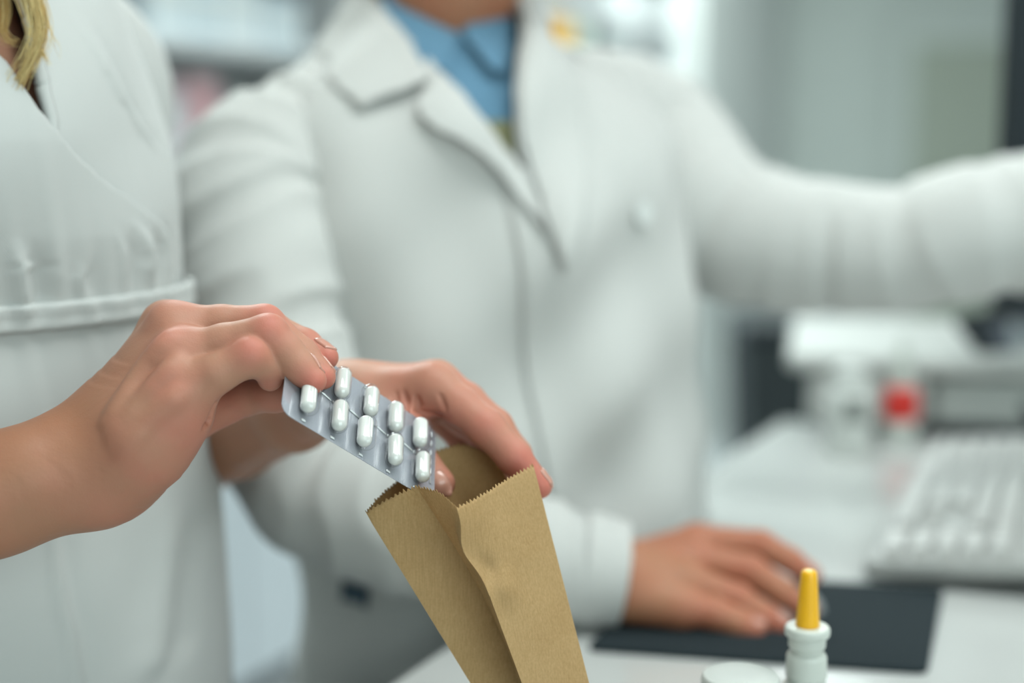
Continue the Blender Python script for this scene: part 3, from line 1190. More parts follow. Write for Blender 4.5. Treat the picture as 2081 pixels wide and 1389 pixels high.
# left hand: index finger nearest, thumb inside the bag
L2, L3, L4, L5 = J(880, 786, .717, 11.3), J(887, 780, .737, 11.3), J(872, 787, .757, 10.5), J(850, 802, .773, 10)
lh_palm = [
    [J(340, 930, 1.0, 36), J(480, 884, .876, 26), J(600, 840, .788, 20), J(680, 812, .744, 17.2), J(725, 805, .738, 16)],
    [J(720, 808, .736, 15), L2], [J(720, 801, .746, 15), L3], [J(715, 805, .756, 14), L4], [J(715, 812, .764, 13), L5],
    [J(760, 838, .746, 14), J(850, 830, .742, 12)],
    [J(745, 838, .726, 14.5), J(812, 872, .712, 12)],
    [J(795, 842, .722, 8), J(852, 812, .720, 8)],
]
lh_fing = [
    [L2, J(935, 826, .709, 9.6), J(988, 869, .703, 9.3), J(1045, 931, .699, 8.3), J(1096, 988, .700, 6.6)],
    [L3, J(948, 816, .729, 9.4), J(1006, 868, .723, 9), J(1048, 925, .719, 8), J(1066, 975, .717, 6.5)],
    [L4, J(935, 845, .748, 9.2), J(985, 885, .741, 8.8), J(1010, 945, .735, 7.8), J(1015, 995, .731, 6.4)],
    [L5, J(905, 855, .765, 8.4), J(940, 892, .757, 8), J(960, 945, .75, 7), J(965, 985, .745, 5.8)],
    [J(745, 835, .727, 14), J(815, 880, .711, 11), J(856, 945, .704, 9), J(893, 983, .699, 7.9)],
]


def lh_extra(fd, F):
    fd.groove(F, [(805, 800), (812, 830), (818, 862)], .66, .76, .0013, .0012, 16)
    fd.groove(F, [(820, 795), (826, 818), (824, 850)], .66, .76, .0012, .0011, 16)
    fd.groove(F, [(846, 805), (851, 822), (850, 838)], .66, .76, .0013, .0012, 14)
    fd.groove(F, [(838, 836), (880, 842), (915, 850)], .66, .76, .0010, .0007, 14)
    fd.groove(F, [(797, 806), (802, 830), (806, 850)], .66, .76, .0008, .0006, 12)
    fd.groove(F, [(893, 800), (901, 822), (905, 836)], .66, .76, .0010, .0006, 12)


v2, f2, fdL, FL_ = build_hand(lh_palm, lh_fing, .0012, extra=lh_extra)

ZW = 1.186
rowsW = []
for z, edge_px, a, b in ((.55, 470, .215, .19), (.80, 452, .19, .155), (.96, 440, .165, .132), (1.06, 420, .15, .118), (1.13, 402, .14, .108),
                         (1.186, 386, .134, .105), (1.235, 374, .140, .118), (1.275, 356, .145, .124), (1.32, 318, .145, .112), (1.36, 262, .135, .095), (1.40, 190, .115, .078), (1.435, 120, .075, .062), (1.45, 90, .06, .055)):
    ext = math.sqrt((a * .707) ** 2 + (b * .707) ** 2)
    d = .84
    X = (edge_px - W_PX / 2) / FPX * d
    rowsW.append((z, X - ext, .80, a, b))


# upper arms, chest, neck and head (mostly under the coat or above the frame)
wf, ws_ = np.array([.707, -.707, 0]), np.array([.707, .707, 0])
wc3 = np.array([WC[0], WC[1], 0])
rw_ = np.array(rowsW)
pt = lambda s, f, z: np.array([np.interp(z, rw_[:, 0], rw_[:, 1]), WC[1], 0]) + ws_ * s + wf * f + Z * z
elbR = P(-1000, 1330, .57)
elbL = P(340, 930, 1.0)
shR, shL = pt(-.15, -.01, 1.37), pt(.07, -.07, 1.35)
body_chains = [
    [(P(-300, 1094, .624), .022), (P(-400, 1124, .614), .0322), (elbR, .036), (shR, .034)],
    [(P(480, 884, .876), .024), (elbL, .03), (P(250, 640, 1.0), .03), (P(200, 330, .96), .03), (shL, .024)],
    [(shR, .03), (pt(0, -.03, 1.385), .04), (shL, .026)],
    [(pt(0, -.01, 1.30), .06), (pt(0, 0, 1.1), .065), (pt(0, 0, .92), .08)],
    [(pt(-.06, -.01, 1.29), .05), (pt(-.04, 0, 1.1), .05)], [(pt(.045, -.01, 1.29), .045), (pt(.04, 0, 1.1), .05)],
    [(pt(-.055, .04, 1.25), .04), (pt(-.05, .04, 1.27), .04)], [(pt(.045, .04, 1.25), .04), (pt(.04, .04, 1.27), .04)],
    [(pt(.0, .04, 1.37), .04), (pt(.0, .058, 1.28), .05)],
    [(pt(-.06, 0, .90), .07), (pt(-.075, 0, .5), .06), (pt(-.09, 0, .08), .04), (pt(-.09, .12, .04), .035)],
    [(pt(.06, 0, .90), .07), (pt(.075, 0, .5), .06), (pt(.09, 0, .08), .04), (pt(.09, .12, .04), .035)],
    [(pt(0, -.015, 1.38), .056), (pt(0, .01, 1.50), .052)],
    [(pt(0, 0, 1.60), .082), (pt(0, .03, 1.60), .078)], [(pt(0, .03, 1.58), .066), (pt(0, .065, 1.50), .034)],
    [(pt(0, .105, 1.585), .010), (pt(0, .118, 1.556), .013)],
    [(pt(-.078, .01, 1.575), .012), (pt(-.08, .005, 1.55), .010)], [(pt(.078, .01, 1.575), .012), (pt(.08, .005, 1.55), .010)],
]


def coarse(chains, h=.006, k=.03):
    pts = [p for c in chains for p in c]
    lo = np.min([p - r for p, r in pts], 0) - .02
    hi = np.max([p + r for p, r in pts], 0) + .02
    fd = Field(lo, hi, h)
    F = fd.new()
    for c in chains:
        for (a, ra), (b, rb) in zip(c[:-1], c[1:]):
            fd.cone(F, a, ra, b, rb, k if max(ra, rb) > .02 else .008, margin=.035)
    v, f = fd.mesh(F)
    return relax(v, f, 2), f


v3, f3 = coarse(body_chains)
wv = np.concatenate([v1, v2, v3])
wfc = np.concatenate([f1, f2 + len(v1), f3 + len(v1) + len(v2)])
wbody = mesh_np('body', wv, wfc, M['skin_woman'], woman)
fl = [(P(508, 705, .634), .011, .75), (P(552, 660, .64), .012, .75), (P(545, 632, .66), .011, .7), (P(640, 785, .641), .010, .9),
      (P(660, 775, .652), .008, .9), (P(545, 780, .648), .008, .6), (P(350, 787, .635), .014, .45), (P(350, 700, .644), .014, .4),
      (P(335, 640, .665), .014, .45), (P(560, 810, .667), .02, .45), (P(460, 820, .685), .025, .5), (P(670, 728, .668), .008, .8),
      (P(640, 705, .675), .01, .6), (P(300, 960, .645), .035, .25), (P(380, 870, .645), .02, .5),
      (P(1060, 945, .692), .018, .8), (P(1096, 990, .694), .012, .9), (P(985, 868, .694), .014, .45), (P(820, 835, .70), .016, .6),
      (P(893, 985, .69), .012, .7), (P(880, 850, .71), .03, .5), (P(930, 880, .73), .03, .6), (P(910, 780, .71), .02, .3)]
set_flush(wbody, fl)
# browner forearm skin, with the shade on top of the wrist painted in
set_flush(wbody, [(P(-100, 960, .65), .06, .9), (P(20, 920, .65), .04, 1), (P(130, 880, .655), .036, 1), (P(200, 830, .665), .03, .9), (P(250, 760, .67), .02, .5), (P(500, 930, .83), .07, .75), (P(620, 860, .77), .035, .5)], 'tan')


def nail_at(fd, F, px, py, d0, d1, dirpx, up, w, l, r, parent):
    h_ = fd.hit(F, px, py, d0, d1)
    if h_ is None: return
    return nail('fingernail', h_, dirpx, up, w, l, r, parent)


def grad(fd, F, p):
    e = .0012
    return norm([fd.sample(F, p + np.array(a) * e) - fd.sample(F, p - np.array(a) * e) for a in ((1, 0, 0), (0, 1, 0), (0, 0, 1))])


def place_nail(fd, F, tip, dirv, dors, w, l, r, parent):
    """march from the tip joint along the dorsal direction to the skin and lay the plate there"""
    tip, dors = np.asarray(tip), norm(dors)
    q = tip.copy()
    for _ in range(60):
        if fd.sample(F, q) > -.0002: break
        q = q + dors * .0003
    n = grad(fd, F, q)
    return nail('fingernail', q, dirv, n, w, l, r, parent, None, fd, F)


up_right = P(700, 640, .660) - P(650, 760, .660)
fin = rh_fing
place_nail(fdR, FR_, P(655, 758, .6585), fin[2][-1][0] - fin[2][-2][0], P(720, 690, .668) - P(655, 758, .658), .0062, .0095, .0058, wbody)
place_nail(fdR, FR_, P(657, 722, .673), fin[3][-1][0] - fin[3][-2][0], up_right, .0085, .0105, .0056, wbody)
place_nail(fdR, FR_, P(634, 768, .647), fin[1][-1][0] - fin[1][-2][0], P(700, 660, .662) - P(650, 760, .647), .0085, .010, .0058, wbody)
lf = lh_fing
place_nail(fdL, FL_, P(895, 985, .698), lf[4][-1][0] - lf[4][-2][0], P(885, 995, .60) - P(895, 985, .698), .0105, .0125, .0075, wbody)
place_nail(fdL, FL_, P(1099, 988, .700), lf[0][-1][0] - lf[0][-2][0], P(1150, 930, .70) - P(1099, 988, .70), .0090, .011, .0062, wbody)


# ------------------------------------------------------------------ garment surfaces
class Torso:
    """elliptical body of revolution: rings at heights z with centre, half-width a, half-depth b"""
    def __init__(self, rows, theta, disp=None):
        r = np.array(rows, float)                      # z, cx, cy, a, b
        r = r[np.argsort(r[:, 0])]
        self.z = np.linspace(r[0, 0], r[-1, 0], 400)
        g = np.exp(-np.linspace(-2, 2, 41) ** 2)
        g /= g.sum()
        self.t = []
        for c in range(1, 5):
            y = np.interp(self.z, r[:, 0], r[:, c])
            yp = np.concatenate([np.full(20, y[0]) + (y[0] - y[20:0:-1]), y, np.full(20, y[-1]) + (y[-1] - y[-2:-22:-1])])
            self.t.append(np.convolve(yp, g, 'valid'))
        self.f = np.array([math.sin(theta), -math.cos(theta), 0])
        self.s = np.array([math.cos(theta), math.sin(theta), 0])
        self.disp = disp

    def ring(self, z):
        return [np.interp(z, self.z, t) for t in self.t]

    def S(self, phi, z, off=0.0, disp=True):
        phi, z = np.broadcast_arrays(np.asarray(phi, float), np.asarray(z, float))
        cx, cy, a, b = self.ring(z)
        o = off + (self.disp(phi, z) if (disp and self.disp) else 0)
        a, b = a + o, b + o
        ss, cc = np.sin(phi) * a, np.cos(phi) * b
        return np.stack([cx + ss * self.s[0] + cc * self.f[0], cy + ss * self.s[1] + cc * self.f[1], z], -1)

    def table(self, n=420, m=420):
        ph = np.linspace(-2.4, 2.4, n)
        z = np.linspace(self.z[0], self.z[-1], m)
        A, B = np.meshgrid(ph, z, indexing='ij')
        X = self.S(A, B, disp=False)
        e = .002
        nrm = np.cross(self.S(A + e, B, disp=False) - X, self.S(A, B + e, disp=False) - X)
        vis = ((CAM - X) * nrm).sum(-1) > 0
        px, py, d = proj(X)
        self.T = (A[vis], B[vis], px[vis], py[vis])

    def inv(self, px, py):
        A, B, X, Y = self.T
        i = np.argmin((X - px) ** 2 + (Y - py) ** 2)
        return A[i], B[i]

    def depth(self, px, py):
        a, b = self.inv(px, py)
        return proj(self.S(a, b))[2]


def patch(T, inner, outer, n, m, off0, off1, name, mat, parent, bulge=0.0, thick=.0012, endlift=0.0):
    """cloth piece lying on the torso between two pixel polylines, offset off0 at inner, off1 at outer edge"""
    ci, co = catmull(inner, n), catmull(outer, n)
    vs = []
    for i in range(n):
        for j in range(m):
            t = j / (m - 1)
            q = ci[i] * (1 - t) + co[i] * t
            a, z = T.inv(*q)
            vs.append(T.S(a, z, off0 + (off1 - off0) * t + bulge * math.sin(math.pi * t) + endlift * (i / (n - 1)) ** 3))
    v = np.array(vs)
    g = grid_faces(n, m)
    v = relax(v, g, 1, .5)
    # face the camera
    nrm = np.cross(v[g[:, 1]] - v[g[:, 0]], v[g[:, 2]] - v[g[:, 0]]).sum(0)
    if np.dot(nrm, CAM - v.mean(0)) < 0: g = g[:, ::-1]
    o = mesh_np(name, v, g, mat, parent)
    add_mod(o, 'SOLIDIFY', thickness=thick, offset=-1)
    return o


def panel(T, phi0, phi1, zs, n, off, name, mat, parent, thick=.0012):
    """cloth panel from phi0(z) to phi1(z)"""
    t = np.linspace(0, 1, n)
    A = phi0(zs)[:, None] * (1 - t) + phi1(zs)[:, None] * t
    B = np.repeat(zs[:, None], n, 1)
    v = T.S(A, B, off).reshape(-1, 3)
    o = mesh_np(name, v, grid_faces(len(zs), n), mat, parent)
    add_mod(o, 'SOLIDIFY', thickness=thick, offset=-1)
    return o


def tube(name, path, radii, mat, parent, n=120, m=64, wrinkle=None, flat=1.0, flat_dir=None, thick=.0012, caps=False):
    """sleeve: path of world points with radii; wrinkle(s,a)->relative radius change"""
    c = catmull(np.array(path, float), n)
    s = np.linspace(0, len(path) - 1, n)
    rr = catmull(np.array([[r, 0, 0] for r in radii]), n)[:, 0]
    tg = np.gradient(c, axis=0)
    tg /= np.linalg.norm(tg, axis=1)[:, None]
    ref = np.array([0, 0, 1.0]) if abs(tg[0][2]) < .8 else np.array([0, -1.0, 0])
    vs = []
    x = norm(ref - tg[0] * np.dot(ref, tg[0]))
    ln = np.concatenate([[0], np.cumsum(np.linalg.norm(np.diff(c, axis=0), axis=1))])
    for i in range(n):
        x = norm(x - tg[i] * np.dot(x, tg[i]))
        y = np.cross(tg[i], x)
        a = np.linspace(0, 2 * math.pi, m, endpoint=False)
        r = rr[i] * (1 + (wrinkle(ln[i], a) if wrinkle else 0))
        vs.append(c[i] + np.outer(np.cos(a) * r, x) + np.outer(np.sin(a) * r * flat, y))
    v = np.concatenate(vs)
    o = mesh_np(name, v, grid_faces(n, m, True), mat, parent)
    add_mod(o, 'SOLIDIFY', thickness=thick, offset=-1)
    return o


# ------------------------------------------------------------------ woman's coat
ZW = 1.186


SEAMS = []


def w_disp(phi, z):
    up = np.clip((z - ZW) / .022, 0, None)
    dn = np.clip((ZW - z) / .06, 0, None)
    g = np.sin(phi * 41 + 1.3 * np.sin(phi * 7)) * .5 + np.sin(phi * 67 + 2) * .3
    gather = .0026 * g * np.where(z > ZW, np.exp(-up * 1.1), np.exp(-dn * 2.5) * .6)
    # darts above the seam, long soft folds below
    dart = 0
    for p0, wdt, amp in ((.05, .035, .0035), (.55, .05, .0028), (.98, .05, .002)):
        dart = dart + amp * np.exp(-((phi - p0 - .25 * (z - ZW)) / wdt) ** 2) * np.clip((z - ZW) / .02, 0, 1) * np.exp(-np.clip((z - ZW) / .05, 0, None))
    ridge = .0032 * np.exp(-((phi - .02 + .9 * np.clip(ZW - z, 0, 1) * .6) / .045) ** 2) * np.clip((ZW - z) / .01, 0, 1)
    fold = .003 * np.sin(phi * 5 + z * 14) * np.clip((ZW - z) / .08, 0, 1)
    fold2 = .0035 * np.sin(phi * 4.5 - z * 34 + 1.0) * np.clip((z - ZW - .04) / .05, 0, 1)
    cinch = -.004 * np.exp(-((z - ZW) / .03) ** 2)
    if SEAMS:
        ridge = 0
        for fn, z0, z1, amp, wd in SEAMS:
            e = (phi - fn(z)) / wd
            on = np.clip((z - z0) / .012, 0, 1) * np.clip((z1 - z) / (.4 * (z1 - z0)), 0, 1) ** 1.5
            ridge = ridge + on * amp * (np.exp(-e * e) - .8 * np.exp(-((e - 2.2) / 1.3) ** 2))
    return gather + dart + ridge + fold + fold2 + cinch


TW = Torso(rowsW, math.radians(45), w_disp)
TW.table()


def edge_fn(T, pts, extra=None):
    """pixel polyline on the torso -> phi as function of z"""
    q = np.array([T.inv(*p) for p in catmull(pts, 40)])
    if extra is not None: q = np.concatenate([q, np.array(extra)])
    q = q[np.argsort(q[:, 1])]
    return lambda z: np.interp(z, q[:, 1], q[:, 0])


for pl, amp, wd in (([(70, 715), (86, 830), (103, 1090), (150, 1389), (170, 1480)], .0026, .022), ([(30, 480), (48, 560), (58, 650)], .0034, .030),
                    ([(160, 520), (164, 560), (168, 630)], .0022, .020), ([(262, 440), (296, 500), (306, 590)], .0030, .035),
                    ([(310, 430), (338, 500), (344, 585)], .0024, .035), ([(225, 455), (250, 520), (262, 600)], .0018, .025),
                    ([(330, 930), (345, 1120), (300, 1389)], .0035, .10), ([(120, 0), (225, 150), (345, 320)], .0022, .035)):
    q_ = np.array([TW.inv(*p) for p in catmull(pl, 24)])
    q_ = q_[np.argsort(q_[:, 1])]
    SEAMS.append((lambda z, q_=q_: np.interp(z, q_[:, 1], q_[:, 0]), q_[0, 1], q_[-1, 1], amp, wd))
coatW = empty('coat', (WC[0], WC[1], .5))
coatW.parent = woman
coatW.location = (0, 0, .5)
vleft = edge_fn(TW, [(52, 40), (68, 130), (82, 200), (97, 275)])
vright = edge_fn(TW, [(-110, -20), (0, 125), (100, 265), (190, 352), (300, 436), (352, 500)])
a_l, z_l = TW.inv(97, 275)
a_r, z_r = TW.inv(352, 505)
zs_top = np.linspace(z_l - .06, 1.44, 90)
zs_all = np.linspace(.56, z_l - .06, 150)
BACK = math.pi
# her left front and back (image right)
phiL = lambda z: np.where(z > z_l, vleft(np.clip(z, z_l, 1.36)), vleft(z_l) - (z_l - z) * 2.0)
zsA = np.linspace(ZW - .004, 1.44, 150)
panel(TW, phiL, lambda z: np.full_like(z, BACK), zsA, 150, -.001, 'bodice_panel', M['coat_woman'], coatW)
zsB = np.linspace(ZW - .004, 1.44, 180)
phiR = lambda z: np.where(z < z_r, a_r, vright(np.clip(z, z_r, 1.36)))
panel(TW, lambda z: np.full_like(z, -BACK), phiR, zsB, 200, .0022, 'wrap_panel', M['coat_woman'], coatW)
panel(TW, lambda z: np.full_like(z, -BACK), lambda z: np.full_like(z, BACK), np.linspace(.56, ZW, 170), 300, .0005, 'skirt', M['coat_woman'], coatW)
# turned neckline facing
cl = catmull([(56, 40), (69, 130), (82, 200), (102, 290)], 30)
vs = []
for q in cl:
    a, z = TW.inv(*q)
    for j, (da, off) in enumerate(((-.012, -.004), (-.006, .0006), (.018, .0014), (.034, -.0012))):
        vs.append(TW.S(a + da, z, off))
fc = mesh_np('neck_facing', relax(np.array(vs), grid_faces(30, 4), 1), grid_faces(30, 4), M['coat_woman'], coatW)
add_mod(fc, 'SOLIDIFY', thickness=.001)
# waist band with two stitched ridges
ph = np.linspace(-BACK, BACK, 240)
prof_ = [(-.0075, .000), (-.0065, .0026), (-.0045, .0032), (-.002, .0026), (.001, .0028), (.0045, .0036), (.0065, .0028), (.0075, .000)]
vs = np.stack([TW.S(ph, np.full_like(ph, ZW + dz) + .012 * 0, off + .002) for dz, off in prof_], 0).reshape(-1, 3)
mesh_np('waist_band', vs, grid_faces(len(prof_), 240), M['coat_woman'], coatW)


def wr(seed, amp, f0=60, lean=2.0):
    r_ = np.random.default_rng(seed)
    cs_ = [(r_.uniform(.5, 1.3) * f0, r_.uniform(-lean, lean), r_.uniform(0, 6.28), r_.integers(1, 3), r_.uniform(.4, 1)) for _ in range(5)]

    def w(s, a):
        t = 0
        for f, l, p, k, g in cs_:
            t = t + g * np.sin(f * s + l * np.sin(a * 1 + p) + p) * (.6 + .4 * np.cos(k * a + p))
        t = t / 2.2
        return amp * (t * .5 + np.sign(t) * np.abs(t) ** .6 * .0 + (1 - np.abs(np.sin(t * 2.2))) * .7 - .35)
    return w


tube('sleeve', [shL + np.array([-.02, -.02, .02]), P(160, 120, .94), P(200, 330, .96), P(250, 640, 1.0), P(290, 830, 1.02)], [.048, .050, .050, .047, .045], M['coat_woman'], coatW, wrinkle=wr(3, .05, 45))
tube('sleeve', [shR + np.array([.02, .02, .03]), shR * .5 + elbR * .5, elbR * .85 + shR * .15], [.052, .052, .05], M['coat_woman'], coatW, n=60, wrinkle=wr(4, .04, 45))


# ------------------------------------------------------------------ woman's hair
def strands(name, locks, mat, parent, seed=1):
    r_ = np.random.default_rng(seed)
    V_, F_, T_ = [], [], []
    base = 0
    for guide, num, spread, taper, tone in locks:
        g = np.array(guide, float)
        for _ in range(num):
            n = 22
            c = catmull(g, n)
            o = r_.normal(size=3) * spread
            w = r_.normal(size=3) * spread * .5
            ph_ = r_.uniform(0, 6.28)
            t = np.linspace(0, 1, n)
            L_ = int(n * r_.uniform(.7, 1))
            fade = (1 - .55 * t)[:, None]
            c = c + o * fade + np.outer(np.sin(t * 6 + ph_), w)
            c = c[:max(L_, 6)]
            rad = r_.uniform(.00012, .00026)
            tg = np.gradient(c, axis=0)
            tg /= np.linalg.norm(tg, axis=1)[:, None]
            x = np.cross(tg, np.array([.3, .9, .2]))
            x /= np.linalg.norm(x, axis=1)[:, None]
            y = np.cross(tg, x)
            rr = rad * np.linspace(1, taper, len(c))[:, None]
            ring_ = np.stack([c + rr * (x * math.cos(a) + y * math.sin(a)) for a in (0, 2.09, 4.19)], 1).reshape(-1, 3)
            V_.append(ring_)
            F_.append(grid_faces(len(c), 3, True) + base)
            T_.append(np.full(len(ring_), np.clip(tone + r_.normal() * .22, 0, 1)))
            base += len(ring_)
    o = mesh_np(name, np.concatenate(V_), np.concatenate(F_), mat, parent)
    at = o.data.attributes.new('flush', 'FLOAT', 'POINT')
    at.data.foreach_set('value', np.concatenate(T_).astype(np.float32))
    return o


dn = TW.depth(60, 120)
hp = lambda px, py, dd=0: P(px, py, dn - .012 + dd)
hd0 = pt(.02, .03, 1.68)
hd1 = pt(.065, .055, 1.60)
locks = [
    ([hd0, hd1, hp(30, -150), hp(60, -40), hp(82, 40), hp(74, 95), hp(48, 150), hp(30, 200)], 150, .0022, .5, .62),
    ([hd0, hd1, hp(10, -140), hp(50, -30), hp(70, 30), hp(78, 80), hp(60, 130), hp(28, 175), hp(20, 215)], 110, .0030, .5, .85),
    ([hd0, hd1, hp(-40, -120), hp(0, -30), hp(8, 20), hp(4, 60), hp(20, 85), hp(45, 80)], 80, .0020, .5, .35),
    ([hd0, hd1, hp(20, -120), hp(40, -20), hp(52, 20), hp(48, 55)], 40, .0018, .5, .15),
    ([hp(60, -60), hp(80, 30), hp(76, 90), hp(88, 112), hp(106, 138)], 45, .0010, .4, .6),
    ([hd0, hd1, hp(-120, -60), hp(-60, 60), hp(-20, 160), hp(2, 215)], 90, .0022, .4, .7),
    ([hp(70, -40), hp(95, 60), hp(110, 90), hp(118, 130)], 5, .002, .4, .5),
]
hairW = strands('hair', locks, M['hair_blond'], woman, 5)
# hair over the head
hv, hf = coarse([[(pt(0, -.02, 1.64), .082), (pt(0, .0, 1.63), .086)], [(pt(-.06, -.03, 1.60), .045), (pt(-.065, -.045, 1.45), .035)],
                 [(pt(.06, -.03, 1.60), .045), (pt(.06, -.05, 1.45), .035)], [(pt(0, -.06, 1.6), .06), (pt(0, -.085, 1.42), .05)]], .005, .02)
mesh_np('head_hair', hv, hf, plain('blond_hair_mass', srgb(205, 172, 108), .45, bump=.5, bscale=250), woman)


# ================================================================== MAN IN LAB COAT
MTH = math.radians(38)
MC_ = np.array([-.035, 1.150])
man = empty('person', (MC_[0], MC_[1], 0))
tag(man, 'person in a white lab coat and blue shirt resting a hand on the mouse', 'person')
mf = np.array([math.sin(MTH), -math.cos(MTH), 0])
ms_ = np.array([math.cos(MTH), math.sin(MTH), 0])
mc3 = np.array([MC_[0], MC_[1], 0])
mpnt = lambda s, f, z: mc3 + ms_ * s + mf * f + Z * z

D_ = .012
q5, q4, q3, q2_ = J(1375, 1230, .938 + D_, 12), J(1390, 1182, .952 + D_, 12.5), J(1405, 1137, .972 + D_, 13), J(1415, 1104, .995 + D_, 13)
mh_palm = [
    [J(1080, 1140, .96 + D_, 28), J(1265, 1172, .957 + D_, 26)],
    [J(1285, 1200, .945 + D_, 18), q5], [J(1285, 1182, .955 + D_, 18), q4], [J(1285, 1166, .965 + D_, 18), q3], [J(1285, 1152, .98 + D_, 17), q2_],
    [J(1285, 1222, .943 + D_, 13), J(1385, 1243, .938 + D_, 10.5)],
]
mh_fing = [
    [q5, J(1450, 1248, .934 + D_, 10), J(1500, 1268, .932 + D_, 9), J(1533, 1281, .931 + D_, 7.6)],
    [q4, J(1500, 1218, .944 + D_, 10.4), J(1555, 1254, .940 + D_, 9), J(1586, 1271, .938 + D_, 7.8)],
    [q3, J(1525, 1160, .963 + D_, 11), J(1590, 1205, .957 + D_, 9.5), J(1638, 1240, .954 + D_, 8.2)],
    [q2_, J(1545, 1108, .986 + D_, 10.5), J(1605, 1140, .981 + D_, 9), J(1646, 1170, .978 + D_, 8)],
    [J(1300, 1180, .99 + D_, 16), J(1400, 1200, 1.01 + D_, 12), J(1490, 1222, 1.012 + D_, 10), J(1560, 1238, 1.006 + D_, 8.6)],
]
v1, f1, fdM, FM_ = build_hand(mh_palm, mh_fing, .0016, kp=.010, kf=.006)
shRm, shLm = mpnt(-.165, 0, 1.262), mpnt(.15, -.01, 1.255)
elRm = P(610, 950, .99)
elLm = P(1745, 492, 1.22)
hdL = P(2300, 440, 1.20)
mchains = [
    [(P(1080, 1140, .972), .028), (P(800, 1050, .962), .03), (P(640, 965, .972), .032), (P(528, 560, 1.0), .034), (shRm, .034)],
    [(hdL, .026), (P(1960, 475, 1.19), .03), (P(1700, 505, 1.22), .034), (P(1430, 430, 1.27), .036), (shLm, .030)],
    [(shRm, .035), (mpnt(0, -.02, 1.29), .045), (shLm, .030)],
    [(mpnt(-.07, 0, 1.18), .07), (mpnt(-.045, 0, .98), .06)], [(mpnt(.07, 0, 1.18), .07), (mpnt(.06, 0, .98), .07)],
    [(mpnt(.01, 0, 1.2), .07), (mpnt(.02, 0, .92), .065)],
    [(mpnt(-.035, 0, .88), .065), (mpnt(-.05, 0, .48), .058), (mpnt(-.07, 0, .09), .045), (mpnt(-.1, .13, .04), .038)],
    [(mpnt(.085, 0, .88), .065), (mpnt(.09, 0, .48), .058), (mpnt(.1, 0, .09), .045), (mpnt(.1, .13, .04), .038)],
    [(mpnt(-.02, -.012, 1.31), .046), (mpnt(-.02, .008, 1.40), .049), (mpnt(-.01, .01, 1.46), .056)],
    [(mpnt(0, .01, 1.57), .090), (mpnt(0, .04, 1.57), .084)], [(mpnt(0, .04, 1.53), .072), (mpnt(0, .085, 1.455), .042)],
    [(mpnt(0, .125, 1.555), .011), (mpnt(0, .142, 1.52), .015)],
    [(mpnt(-.088, .01, 1.545), .014), (mpnt(-.09, .005, 1.515), .012)], [(mpnt(.088, .01, 1.545), .014), (mpnt(.09, .005, 1.515), .012)],
    [(hdL, .026), (hdL + np.array([.07, -.01, .0]), .024), (hdL + np.array([.13, -.02, -.01]), .014)],
    [(hdL + np.array([.06, -.02, .0]), .016), (hdL + np.array([.12, -.03, .02]), .010), (hdL + np.array([.16, -.03, .0]), .008)],
    [(hdL + np.array([.06, .01, .015]), .016), (hdL + np.array([.12, .01, .03]), .010), (hdL + np.array([.17, .0, .02]), .008)],
]
v3, f3 = coarse(mchains, .006, .03)
mbody = mesh_np('body', np.concatenate([v1, v3]), np.concatenate([f1, f3 + len(v1)]), M['skin_man'], man)
set_flush(mbody, [(P(1500, 1218, .945), .02, .4), (P(1525, 1160, .965), .022, .4), (P(1540, 1285, .94), .016, .7), (P(1588, 1275, .94), .016, .7),
                  (P(1640, 1240, .955), .016, .6), (P(1640, 1170, .985), .018, .6), (P(1450, 1250, .935), .018, .4), (P(1540, 1110, .99), .02, .4), (P(1410, 1090, .99), .03, .3)])
for i, w_ in ((0, .010), (1, .011), (2, .0115), (3, .011)):
    t_, p_ = mh_fing[i][-1][0], mh_fing[i][-2][0]
    place_nail(fdM, FM_, t_ + norm(t_ - p_) * .002, t_ - p_, Z + 0.3 * norm(t_ - p_), w_, .012, .0075, mbody)


def m_disp(phi, z):
    f1_ = .0065 * np.sin(phi * 6.0 - z * 46 + .6) * np.clip((phi + 1.7) / .5, 0, 1) * np.clip((.35 - phi) / .35, 0, 1)
    f2_ = .0035 * np.sin(phi * 9 + z * 22 + 1.7)
    f3_ = .003 * np.sin(phi * 3 - z * 50)
    lowf = .006 * np.sin(phi * 7 + 1) * np.clip((1.0 - z) / .15, 0, 1)
    return f1_ + f2_ + f3_ + lowf


rowsM = []
for z, cx, cy, a, b in ((.50, -.0, 1.15, .205, .16), (.80, -.0, 1.15, .19, .145), (.95, -.003, 1.15, .182, .135), (1.05, -.018, 1.15, .19, .136), (1.15, -.03, 1.15, .20, .14), (1.22, -.035, 1.15, .20, .135),
                        (1.28, -.036, 1.15, .192, .118), (1.315, -.040, 1.15, .160, .100), (1.35, -.054, 1.15, .088, .078), (1.375, -.060, 1.15, .064, .068), (1.40, -.064, 1.15, .055, .062), (1.43, -.066, 1.15, .053, .058)):
    rowsM.append((z, cx, cy, a, b))
TM = Torso(rowsM, MTH, m_disp)
TM.table()
coatM = empty('lab_coat', (0, 0, 0))
coatM.parent = man
coatM.location = (0, 0, .5)
eL = edge_fn(TM, [(740, -40), (775, 10), (900, 150), (1000, 272), (1062, 345)])
eR = edge_fn(TM, [(1030, -30), (1032, 80), (1038, 200), (1052, 300), (1078, 350)])
a_c, z_c = TM.inv(1064, 345)
a_d, z_d = TM.inv(1110, 620)
zs = np.concatenate([np.linspace(.52, 1.0, 60), np.linspace(1.0, 1.42, 130)[1:]])
slope = (a_d - a_c) / (z_d - z_c)
cen = lambda z: a_c + np.clip(z - z_c, -.8, 0) * slope * .4
pL = lambda z: np.where(z > z_c, eL(np.clip(z, z_c, 1.40)), cen(z) + .06)
pR = lambda z: np.where(z > z_c, eR(np.clip(z, z_c, 1.40)), cen(z) - .10)
